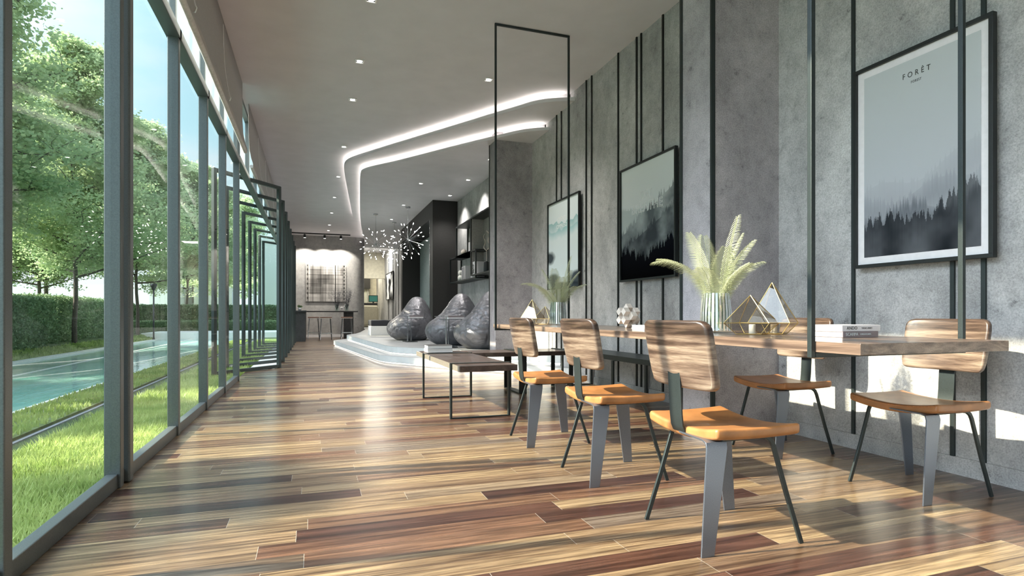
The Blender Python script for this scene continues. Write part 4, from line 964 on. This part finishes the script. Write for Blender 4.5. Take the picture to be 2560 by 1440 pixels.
# ------------------------------------------------------------------ sputnik pendants
def pendant(loc, drop_, rad, label, seed):
    random.seed(seed); p = empty('burst_pendant', loc, label, 'pendant light', 'burst pendants over the platform')
    MB().lathe([(.0001, 0), (.065, 0), (.065, -.028), (.060, -.032), (.0001, -.032)], 24).obj('canopy', 'chrome', p, autosm=35)
    MB().tube([(0, 0, -.03), (0, 0, -drop_)], .004, 8, up=Vector((0, 1, 0))).obj('stem', 'chrome', p)
    c = Vector((0, 0, -drop_)); MB().sphere(c, .03, 16, 10).obj('hub', 'chrome', p, smooth=True)
    n_ = 34
    for i in range(n_):
        z = 1 - 2 * (i + .5) / n_; a = i * 2.39996 + seed; r_ = math.sqrt(1 - z * z); d = Vector((r_ * math.cos(a), r_ * math.sin(a), z)); ln = rad * random.uniform(.74, 1.0)
        rod = MB().tube([c + d * .02, c + d * (ln - .03)], .0024, 5).obj('rod', 'chrome', p)
        e_ = c + d * ln
        MB().tube([e_ - d * .035, e_ - d * .02, e_, e_ + d * .014], [.005, .008, .009, .003], 7).obj('bulb', 'bulb', rod, smooth=True)
    return p
pendant((1.674, 16.6, Z2), .87, .50, 'burst pendant with many small bulbs, leftmost of the three', 1)
pendant((2.366, 17.9, Z2), .87, .47, 'burst pendant with many small bulbs, middle and farthest of the three', 2)
pendant((2.362, 15.2, Z2), .87, .52, 'burst pendant with many small bulbs, right one before the dark portal', 3)

# ------------------------------------------------------------------ bar at the end
br = empty('bar_counter', (0, 0, 0), 'dark speckled bar counter in front of the end wall', 'counter')
MB().box(-.91, -.23, 20.3, 22.9, 0, .985).obj('counter_block', 'concrete_dark', br, bevel=.004)
MB().box(-.91, -.20, 20.25, 22.95, .985, 1.03).obj('counter_top', 'concrete_dark', br, bevel=.004)
MB().box(-.20, 1.62, 22.55, 23.15, .985, 1.03).obj('side_top', 'concrete_dark', br, bevel=.004)
MB().box(1.12, 1.46, 22.65, 23.10, 0, .985).obj('support_block', 'concrete_dark', br, bevel=.004)
def stool():
    s_ = empty('bar_stool', (0, 0, 0)); 
    MB().box(-.20, .20, -.16, .16, .775, .81).obj('seat', 'stool_leather', s_, bevel=.015, seg=3)
    MB().box(-.20, .20, -.162, .162, .755, .775).obj('seat_base', 'palewood', s_)
    for x in (-1, 1):
        for y in (-1, 1): MB().bar([(x * .15, y * .12, .755), (x * .20, y * .16, 0)], .014, .03).obj('leg', 'chrome', s_)
    MB().box(-.18, .18, -.165, -.150, .22, .245).obj('footrest', 'chrome', s_); MB().box(-.18, .18, .150, .165, .22, .245).obj('footrest', 'chrome', s_)
    return s_
st = stool()
for i, (x, y, lb) in enumerate(((.44, 21.5, 'brown seated bar stool in the middle of the three'), (.03, 22.3, 'brown seated bar stool half hidden by the bar block'), (1.18, 22.05, 'brown seated bar stool at the right end of the bar'))):
    c = st if i == 0 else copy_tree(st); c.location = (x, y, 0); tag(c, lb, 'stool', 'bar stools')
pp = empty('potted_plant', (-.42, 20.9, 1.03), 'small green plant in a white pot on the bar', 'plant')
MB().lathe([(.0001, 0), (.045, 0), (.06, .10), (.055, .10), (.04, .02), (.0001, .02)], 16).obj('pot', 'white', pp, smooth=True)
m_ = MB(); random.seed(2)
for k in range(40):
    a = random.uniform(0, 6.28); e_ = random.uniform(.5, 1.3); d = Vector((math.cos(a) * math.cos(e_), math.sin(a) * math.cos(e_), math.sin(e_))); b0 = Vector((0, 0, .08)); q = d.orthogonal().normalized() * .012
    m_.add([b0, b0 + d * .07 + q, b0 + d * .13, b0 + d * .07 - q], [(0, 1, 2, 3)])
m_.obj('leaves', 'hedge', pp)
for i, (x, lb) in enumerate(((.86, 'left glass vase with tall dry twigs on the bar'), (1.22, 'right glass vase with tall dry twigs on the bar'))):
    gv = empty('twig_vase', (x, 22.8, 1.03), lb, 'vase', 'twig vases on the bar')
    MB().lathe([(.0001, 0), (.07, 0), (.07, .24), (.066, .24), (.066, .01), (.0001, .01)], 20).obj('vase_body', 'vaseglass', gv, autosm=40)
    m_ = MB(); random.seed(20 + i)
    for k in range(22):
        a = random.uniform(0, 6.28); p = Vector((0, 0, .03)); d = Vector((math.cos(a) * .22, math.sin(a) * .22, 1)).normalized(); pts = [p]
        for q in range(7): d = (d + Vector((random.uniform(-.16, .16), random.uniform(-.16, .16), .05))).normalized(); pts.append(pts[-1] + d * .125)
        m_.tube(pts, [.004 - .0004 * q for q in range(8)], 4)
        for q in range(26):
            t_ = random.uniform(2, 7); kk = int(t_); c = pts[kk - 1].lerp(pts[kk], t_ - kk) + Vector([random.uniform(-.05, .05) for _ in range(3)]); s = .008
            m_.add([c + Vector((s, 0, 0)), c + Vector((0, s, s)), c - Vector((s, 0, 0)), c - Vector((0, s, s))], [(0, 1, 2, 3)])
    m_.obj('twigs', 'charcoal', gv)
fg = MB(); fg.sphere((0, 0, .12), .05, sc=(1.5, .7, .8)); fg.sphere((.09, 0, .17), .025)
for x in (-.05, .05):
    for y in (-.02, .02): fg.tube([(x, y, .10), (x * 1.1, y, 0)], .007, 6)
fg.tube([(.09, .01, .19), (.12, .03, .23), (.11, .04, .26)], .005, 5); fg.tube([(.09, -.01, .19), (.12, -.03, .23), (.11, -.04, .26)], .005, 5)
fo = fg.obj('horned_figurine', 'white', smooth=True); fo.location = (1.04, 22.8, 1.03); tag(fo, 'small white horned animal figurine between the twig vases', 'figurine')
# spotlight track
tr = empty('track_light', (0, 23.25, CZ), 'black ceiling track with three spotlights washing the end wall', 'light')
MB().box(-.9, 1.38, -.018, .018, -.04, 0).obj('track', 'black', tr)
for x in (-.29, .43, 1.03):
    h_ = MB().tube([(x, 0, -.06), (x, .01, -.18)], .045, 16, up=Vector((0, 1, 0))).obj('spot_head', 'black', tr, autosm=40)
    MB().box(x - .012, x + .012, -.012, .012, -.07, -.035).obj('swivel', 'black', h_)
    MB().tube([(x, .0102, -.1802), (x, .0104, -.186)], .034, 16, up=Vector((0, 1, 0))).obj('lamp', 'down', h_)
    ld = bpy.data.lights.new('spot', 'SPOT'); ld.energy = 75; ld.spot_size = R(105); ld.spot_blend = .35; ld.color = (1, .93, .82); ld.shadow_soft_size = .03
    lo = bpy.data.objects.new('spot', ld); COL.objects.link(lo); lo.location = (x, 23.32, CZ - .26); lo.rotation_euler = Vector((0, .34, -1)).to_track_quat('-Z', 'Y').to_euler()

# ------------------------------------------------------------------ room beyond the end wall
YR = 29.6
struct(MB().box(2.0, WX, YR, YR + .2, 3.02, CZ).box(2.0, WX, YR - .08, YR + .2, 2.7, 3.02).obj('wall_far', 'beige'))
struct(MB().box(2.0, WX, YR + 4, YR + 4.2, 0, CZ).obj('wall_rear', 'beige'))
struct(MB().box(2.0, 2.1, YE + 5.62, 34, .3, CZ).obj('wall_side', 'beige'))
cu = MB(); 
pts = [(2.1 + .9 * i / 60, YR + 3.8 + .03 * math.sin(i * 1.3)) for i in range(61)]
cu.add([(x, y, z) for x, y in pts for z in (.3, 2.75)], [(2 * i, 2 * i + 2, 2 * i + 3, 2 * i + 1) for i in range(60)])
struct(MB().box(2.1, 3.05, YR + 3.6, YR + 3.75, 2.35, 3.3).obj('trim_60', 'darkpanel'))
for q in range(3): struct(MB().box(2.30 + .3 * q, 2.325 + .3 * q, YR + 3.7, YR + 3.74, .3, 2.4).obj('trim_%d' % (61 + q), 'shelfgrey'))
tag(cu.obj('curtain', 'curtain', smooth=True), 'pale sheer curtain at the back of the far room', 'curtain')
ac = empty('armchair', (2.5, 28.2, .3), 'beige upholstered armchair seen beyond the end wall', 'armchair')
MB().box(-.45, .40, -.4, .4, 0, .45).obj('seat', 'beigefab', ac, bevel=.05, seg=4); MB().box(-.45, .40, -.45, -.25, .1, 1.02).obj('backrest', 'beigefab', ac, bevel=.06, seg=4); MB().box(.28, .44, -.4, .4, .1, .9).obj('armrest', 'beigefab', ac, bevel=.05, seg=4)
cs = MB().box(2.15, 3.2, YR + 1.2, YR + 1.6, .3, 1.5).obj('media_console', 'darkpanel', bevel=.01); tag(cs, 'dark low console beneath the small screen in the far room', 'console')
tv = empty('television', (3.0, YR + 1.4, 1.5), 'small screen glowing green in the far room', 'television')
MB().box(-.24, .24, -.02, .02, .05, .40).obj('screen_case', 'black', tv); MB().box(-.21, .21, -.025, -.0205, .08, .37).obj('screen', emis('screen_green', (.02, .12, .10), .25), tv); MB().box(-.04, .04, -.03, .03, 0, .06).obj('stand', 'black', tv)
ld = bpy.data.lights.new('far_room_lamp', 'AREA'); ld.energy = 55; ld.size = 1.2; ld.color = (1, .93, .74); lo = bpy.data.objects.new('far_room_lamp', ld); COL.objects.link(lo); lo.location = (2.7, YR + 2, 3.9)
ld = bpy.data.lights.new('lobby_lamp', 'AREA'); ld.energy = 70; ld.size = 1.0; ld.color = (1, .97, .86); lo = bpy.data.objects.new('lobby_lamp', ld); COL.objects.link(lo); lo.location = (2.7, 27.3, 3.95)

# ================================================================== outside
GZ = -.06
struct(MB().box(-60, -1.0, -20, 120, -.6, -.16).obj('ground', 'soil'))
struct(MB().box(-1.85, -1.0, -6, 26, -.5, GZ).obj('ground_lawn_strip', 'soil'))
struct(MB().box(-1.89, -1.85, -6, 26, -.5, GZ + .005).obj('trim_41', 'kerb'))
struct(MB().box(-2.27, -1.89, -6, 26, -.5, -.14).obj('ground_channel', 'channel'))
struct(MB().box(-2.31, -2.27, -6, 26, -.5, -.135).obj('trim_42', 'kerb'))
struct(MB().box(-2.86, -2.31, -6, 26, -.5, -.11).obj('ground_planted_strip', 'soil'))
struct(MB().box(-2.90, -2.86, -6, 26, -.5, -.095).obj('trim_43', 'coping'))
tag(MB().box(-5.7, -2.90, -6, 26, -.5, -.10).obj('swimming_pool', 'water'), 'long turquoise pool running parallel to the glass facade', 'pool')
struct(MB().box(-5.82, -5.7, -6, 26, -.5, -.06).obj('trim_44', 'coping'))
tag(MB().box(-4.62, -4.57, -6, 26, -.0995, -.094).obj('lane_line', 'coping'), 'thin white line running along the pool', 'line')
tag(MB().box(-6.35, -1.0, 26.02, 29, -.5, .16).obj('pool_deck', 'render'), 'bright white raised deck at the far end of the pool', 'deck')
# grass bank below the hedge
m_ = MB(); m_.add([(-5.82, -6, -.12), (-5.82, 26, -.12), (-6.5, 26, .12), (-6.5, -6, .12), (-9, -6, .12), (-9, 26, .12)], [(0, 1, 2, 3), (3, 2, 5, 4)]); struct(m_.obj('ground_bank', 'soil'))
def blades(name, regions, label, hmin, hmax, seed, wd=.004):
    r = np.random.default_rng(seed); V = []; 
    for x0, x1, y0, y1, zf, n_ in regions:
        x = r.uniform(x0, x1, n_); y = y0 + (y1 - y0) * r.random(n_) ** 1.6; z = zf(x); h = r.uniform(hmin, hmax, n_) ; a = r.uniform(0, 6.283, n_); l = r.uniform(.1, .55, n_) * h; b_ = r.uniform(0, 6.283, n_)
        w_ = wd * (1 + y / 9)
        dx, dy = np.cos(a) * w_, np.sin(a) * w_; lx, ly = np.cos(b_) * l, np.sin(b_) * l
        p0 = np.stack([x - dx, y - dy, z], -1); p1 = np.stack([x + dx, y + dy, z], -1)
        p2 = np.stack([x + dx * .7 + lx * .35, y + dy * .7 + ly * .35, z + h * .6], -1); p3 = np.stack([x - dx * .7 + lx * .35, y - dy * .7 + ly * .35, z + h * .6], -1); p4 = np.stack([x + lx, y + ly, z + h], -1)
        V.append(np.stack([p0, p1, p2, p3, p4], 1).reshape(-1, 3))
    V = np.concatenate(V); n_ = len(V) // 5; o5 = np.arange(n_)[:, None] * 5
    quads = o5 + np.array([0, 1, 2, 3]); tris = o5 + np.array([3, 2, 4])
    loops = np.concatenate([quads.ravel(), tris.ravel()]); ls = np.concatenate([np.arange(n_) * 4, n_ * 4 + np.arange(n_) * 3])
    me = bpy.data.meshes.new(name); me.vertices.add(len(V)); me.vertices.foreach_set('co', V.ravel()); me.loops.add(len(loops)); me.loops.foreach_set('vertex_index', loops)
    me.polygons.add(len(ls)); me.polygons.foreach_set('loop_start', ls); me.update(calc_edges=True); me.materials.append(M['grass'])
    o = bpy.data.objects.new(name, me); COL.objects.link(o); return tag(o, label, 'grass', kind='stuff')
blades('lawn_grass', [(-1.83, -1.03, .3, 6.5, lambda x: GZ + 0 * x, 60000), (-1.84, -1.03, 6, 22, lambda x: GZ + 0 * x, 26000)], 'thick green grass strip along the outside of the glass facade', .04, .11, 1)
blades('planted_grass', [(-2.85, -2.32, 1.5, 24, lambda x: -.11 + 0 * x, 12000)], 'low darker grass strip between the dark channel and the pool', .03, .06, 2, .005)
blades('bank_grass', [(-6.3, -5.84, 3, 26, lambda x: -.12 - (x + 5.82) * .35, 9000)], 'sloping grass bank between the pool and the hedge', .04, .10, 3, .007)

def leaf_cloud(P, size, seed, flat=.5):
    """one small quad per point"""
    r = np.random.default_rng(seed); n_ = len(P); a = r.normal(size=(n_, 3)); a[:, 2] *= flat; a /= np.linalg.norm(a, axis=1)[:, None]
    b_ = np.cross(a, r.normal(size=(n_, 3))); b_ /= np.linalg.norm(b_, axis=1)[:, None]; s = size * r.uniform(.6, 1.25, n_)[:, None]
    V = np.stack([P - a * s, P - b_ * s * .55, P + a * s, P + b_ * s * .55], 1).reshape(-1, 3)
    return V
def quads_obj(name, V, mat, parent=None):
    me = bpy.data.meshes.new(name); me.vertices.add(len(V)); me.vertices.foreach_set('co', V.ravel()); n_ = len(V)
    me.loops.add(n_); me.loops.foreach_set('vertex_index', np.arange(n_)); me.polygons.add(n_ // 4); me.polygons.foreach_set('loop_start', np.arange(0, n_, 4)); me.update(calc_edges=True)
    me.materials.append(M[mat]); o = bpy.data.objects.new(name, me); COL.objects.link(o); o.parent = parent; return o
def tree(name, H_, crown0, rad, nbr, leaves, lsize, leafmat, seed, topfrac=.2):
    random.seed(seed); t_ = empty(name, (0, 0, 0)); wood_ = MB(); pts_l = []
    tp = [Vector((0, 0, 0))]; 
    for i in range(14): tp.append(tp[-1] + Vector((random.uniform(-.05, .05), random.uniform(-.05, .05), H_ / 14)))
    wood_.tube(tp, [max(.02, .085 * H_ / 11 * (1 - i / 15)) for i in range(15)], 10)
    for b_ in range(nbr):
        f = (b_ + .5) / nbr; z = crown0 + (H_ - crown0) * f * .97; k = min(13, int(z / H_ * 14)); st_ = tp[k].lerp(tp[k + 1], z / H_ * 14 - k)
        az = b_ * 2.4 + random.uniform(-.4, .4); ln = rad * (1 - (1 - topfrac) * f ** 1.4) * random.uniform(.75, 1.12); d = Vector((math.cos(az), math.sin(az), random.uniform(.05, .40)))
        d.normalize(); p = st_.copy(); br_ = [p.copy()]; ns = 9
        for s_ in range(ns): d = (d + Vector((random.uniform(-.16, .16), random.uniform(-.16, .16), random.uniform(-.10, .12)))).normalized(); p = p + d * ln / ns; br_.append(p.copy())
        wood_.tube(br_, [max(.006, .045 * (1 - q / ns) * (1 - .5 * f)) for q in range(ns + 1)], 6)
        for q in range(2, ns + 1):
            for _ in range(3):
                d2 = (Vector((random.uniform(-1, 1), random.uniform(-1, 1), random.uniform(-.25, .55)))).normalized(); l2 = ln * random.uniform(.16, .36); e1 = br_[q] + d2 * l2 * .5 + Vector((0, 0, random.uniform(-.05, .05))); e2 = e1 + (d2 + Vector((random.uniform(-.4, .4), random.uniform(-.4, .4), random.uniform(-.2, .2)))).normalized() * l2 * .5
                wood_.tube([br_[q], e1, e2], [.010, .006, .003], 4)
                for tt in (.35, .55, .75, .9, 1.0):
                    c = br_[q].lerp(e1, tt * 2) if tt < .5 else e1.lerp(e2, tt * 2 - 1); pts_l.append((c.x, c.y, c.z))
    wood_.obj('trunk', 'bark', t_, autosm=50)
    r = np.random.default_rng(seed); P = np.array(pts_l); P = P[r.integers(0, len(P), leaves)] + r.normal(size=(leaves, 3)) * np.array([.17, .17, .09]) * rad / 3
    quads_obj('foliage', leaf_cloud(P, lsize, seed), leafmat, t_)
    return t_
T1 = tree('tree', 11.5, 2.5, 3.6, 52, 120000, .062, 'leaf', 11)
T2 = tree('tree', 9.5, 2.4, 3.0, 38, 80000, .070, 'leaf_pale', 12, .35)
G = 'trees beyond the pool'
tl = [(T1, (-6.42, 19.6, .0), 0, .76, 'tall leafy tree with straight dark trunk nearest the left window'), (None, (-6.45, 12.8, -.1), 2.6, .80, 'leafy tree whose crown enters at the left edge of the photo'),
      (T2, (-6.9, 27.8, -.16), 0, .95, 'tree standing behind the double window post'), (None, (-10.0, 27, -.16), 1, .8, 'short forked tree left of the tall straight trunk'),
      (None, (-6.6, 36, -.16), 3, 1.0, 'pale green tree seen through the fourth window bay'), (None, (-6.8, 46, -.16), 4, 1.1, 'pale green tree seen through the open doors, nearer one'),
      (None, (-6.2, 55, -.16), 5, 1.15, 'pale green tree seen through the open doors, farther one'), (None, (-13, 36, -.16), 2.2, 1.2, 'background tree far left behind the tall trunk'),
      (None, (-17, 30, -.16), 5.2, 1.3, 'background tree at the left window edge, farthest left')]
for q, (yy, sc_) in enumerate(((1.2, .56), (4.2, .55), (6.9, .56), (9.8, .60), (16.0, .80))): tl.append((None, (-8.9, yy, .0), q * 1.3, sc_, 'added shade tree outside the left edge of the view, ' + ('nearest of that row', 'second of that row', 'third of that row', 'fourth of that row', 'farthest of that row')[q]))  # unseen trees added to keep the sun off parts of the floor inside
for i, (src, loc, rz, s, lb) in enumerate(tl):
    if src is not None: o = src
    else: o = copy_tree(T1 if i in (1, 3, 7, 8, 9, 10, 11, 12, 13, 14) else T2)
    o.location = loc; o.rotation_euler = (0, 0, rz); o.scale = (s, s, s); tag(o, lb, 'tree', G if i < 9 else 'added shade trees outside the view')
def hedge(x0, x1, y0, y1, z0, z1, n_, label, seed, size=.035):
    h_ = empty('hedge', ((x0 + x1) / 2, (y0 + y1) / 2, z0), label, 'hedge', 'clipped hedges'); r = np.random.default_rng(seed)
    hx, hy, hz = (x1 - x0) / 2, (y1 - y0) / 2, z1 - z0
    MB().box(-hx + .05, hx - .05, -hy + .05, hy - .05, 0, hz - .05).obj('hedge_core', 'hedge', h_)
    A = np.array([2 * hy * hz, 2 * hx * hz, 2 * hx * 2 * hy * 1.0]); face = r.choice(3, n_, p=A / A.sum()); u = r.random(n_); v_ = r.random(n_); P = np.zeros((n_, 3))
    m0 = face == 0; P[m0] = np.stack([np.full(m0.sum(), hx), (u[m0] * 2 - 1) * hy, v_[m0] * hz], -1)
    m1 = face == 1; P[m1] = np.stack([(u[m1] * 2 - 1) * hx, np.full(m1.sum(), -hy), v_[m1] * hz], -1)
    m2 = face == 2; P[m2] = np.stack([(u[m2] * 2 - 1) * hx, (v_[m2] * 2 - 1) * hy, np.full(m2.sum(), hz)], -1)
    P += r.normal(size=(n_, 3)) * .03
    quads_obj('foliage', leaf_cloud(P, size, seed, 1), 'hedge', h_)
hedge(-8.0, -6.35, 2, 18.2, .03, 1.28, 66000, 'long clipped hedge beyond the pool in the left window', 5)
hedge(-8.3, -6.75, 18.3, 26.5, .08, 1.38, 34000, 'clipped hedge continuing behind the tall tree', 6)
hedge(-12, -1.0, 30.5, 31.5, -.16, .55, 30000, 'low hedge row just behind the white pool deck', 7)
hedge(-12, -1.0, 34, 35, -.16, 1.35, 30000, 'taller hedge row behind the low one', 8, .05)
# garden lamp and white buildings
gl = empty('garden_lamp', (-5.75, 25.3, -.06), 'slim dark garden lamp post by the pool', 'lamp post')
MB().lathe([(.0001, 0), (.05, 0), (.03, .1), (.028, 1.9), (.0001, 1.9)], 10).obj('pole', 'black', gl, smooth=True); MB().lathe([(.0001, 1.88), (.05, 1.9), (.11, 2.05), (.12, 2.12), (.0001, 2.15)], 14).obj('lamp_head', 'black', gl, smooth=True)
bd = empty('building', (0, 0, 0), 'tall white building with vertical slots seen far behind the trees', 'building')
m_ = MB(); m_.box(-13.5, -11.2, 58, 66, 0, 13); m_.box(-10.4, -7.2, 60, 66, 0, 8.5); m_.box(-11.2, -10.4, 62, 66, 0, 13); m_.obj('wall', 'render', bd)
MB().box(-10.9, -10.55, 61.9, 62.0, 2, 8).obj('window', 'shelfgrey', bd)
b2_ = empty('building', (0, 0, 0), 'white low block seen through the last open door frames', 'building')
MB().box(-3.15, 1.5, 40, 48, 0, 5.6).obj('wall', 'render', b2_); MB().box(-3.2, 1.5, 39.9, 48, 5.6, 5.75).obj('roof_edge', 'render', b2_)
b3_ = empty('building', (0, 0, 0), 'very distant pale white building low behind the tree trunks', 'building')
MB().box(-40, -3.3, 75, 80, 0, 4.2).obj('wall', 'render', b3_); 
# outside of the building the camera stands in
struct(MB().box(-1.6, -1.0, YB - .2, 34, CZ + .02, CZ + .25).obj('ceiling_eave', 'render')) if False else None
bpy.context.view_layer.update()
# put the origin of every grouped thing at its base
for o in [o for o in scene.objects if o.type == 'EMPTY' and o.parent is None and o.location.length < 1e-6]:
    pts = [c.matrix_world @ Vector(p) for c in o.children if c.type == 'MESH' for p in c.bound_box]
    if not pts: continue
    b0 = Vector(((min(p.x for p in pts) + max(p.x for p in pts)) / 2, (min(p.y for p in pts) + max(p.y for p in pts)) / 2, min(p.z for p in pts)))
    o.location = b0
    for c in o.children: c.location = c.location - b0
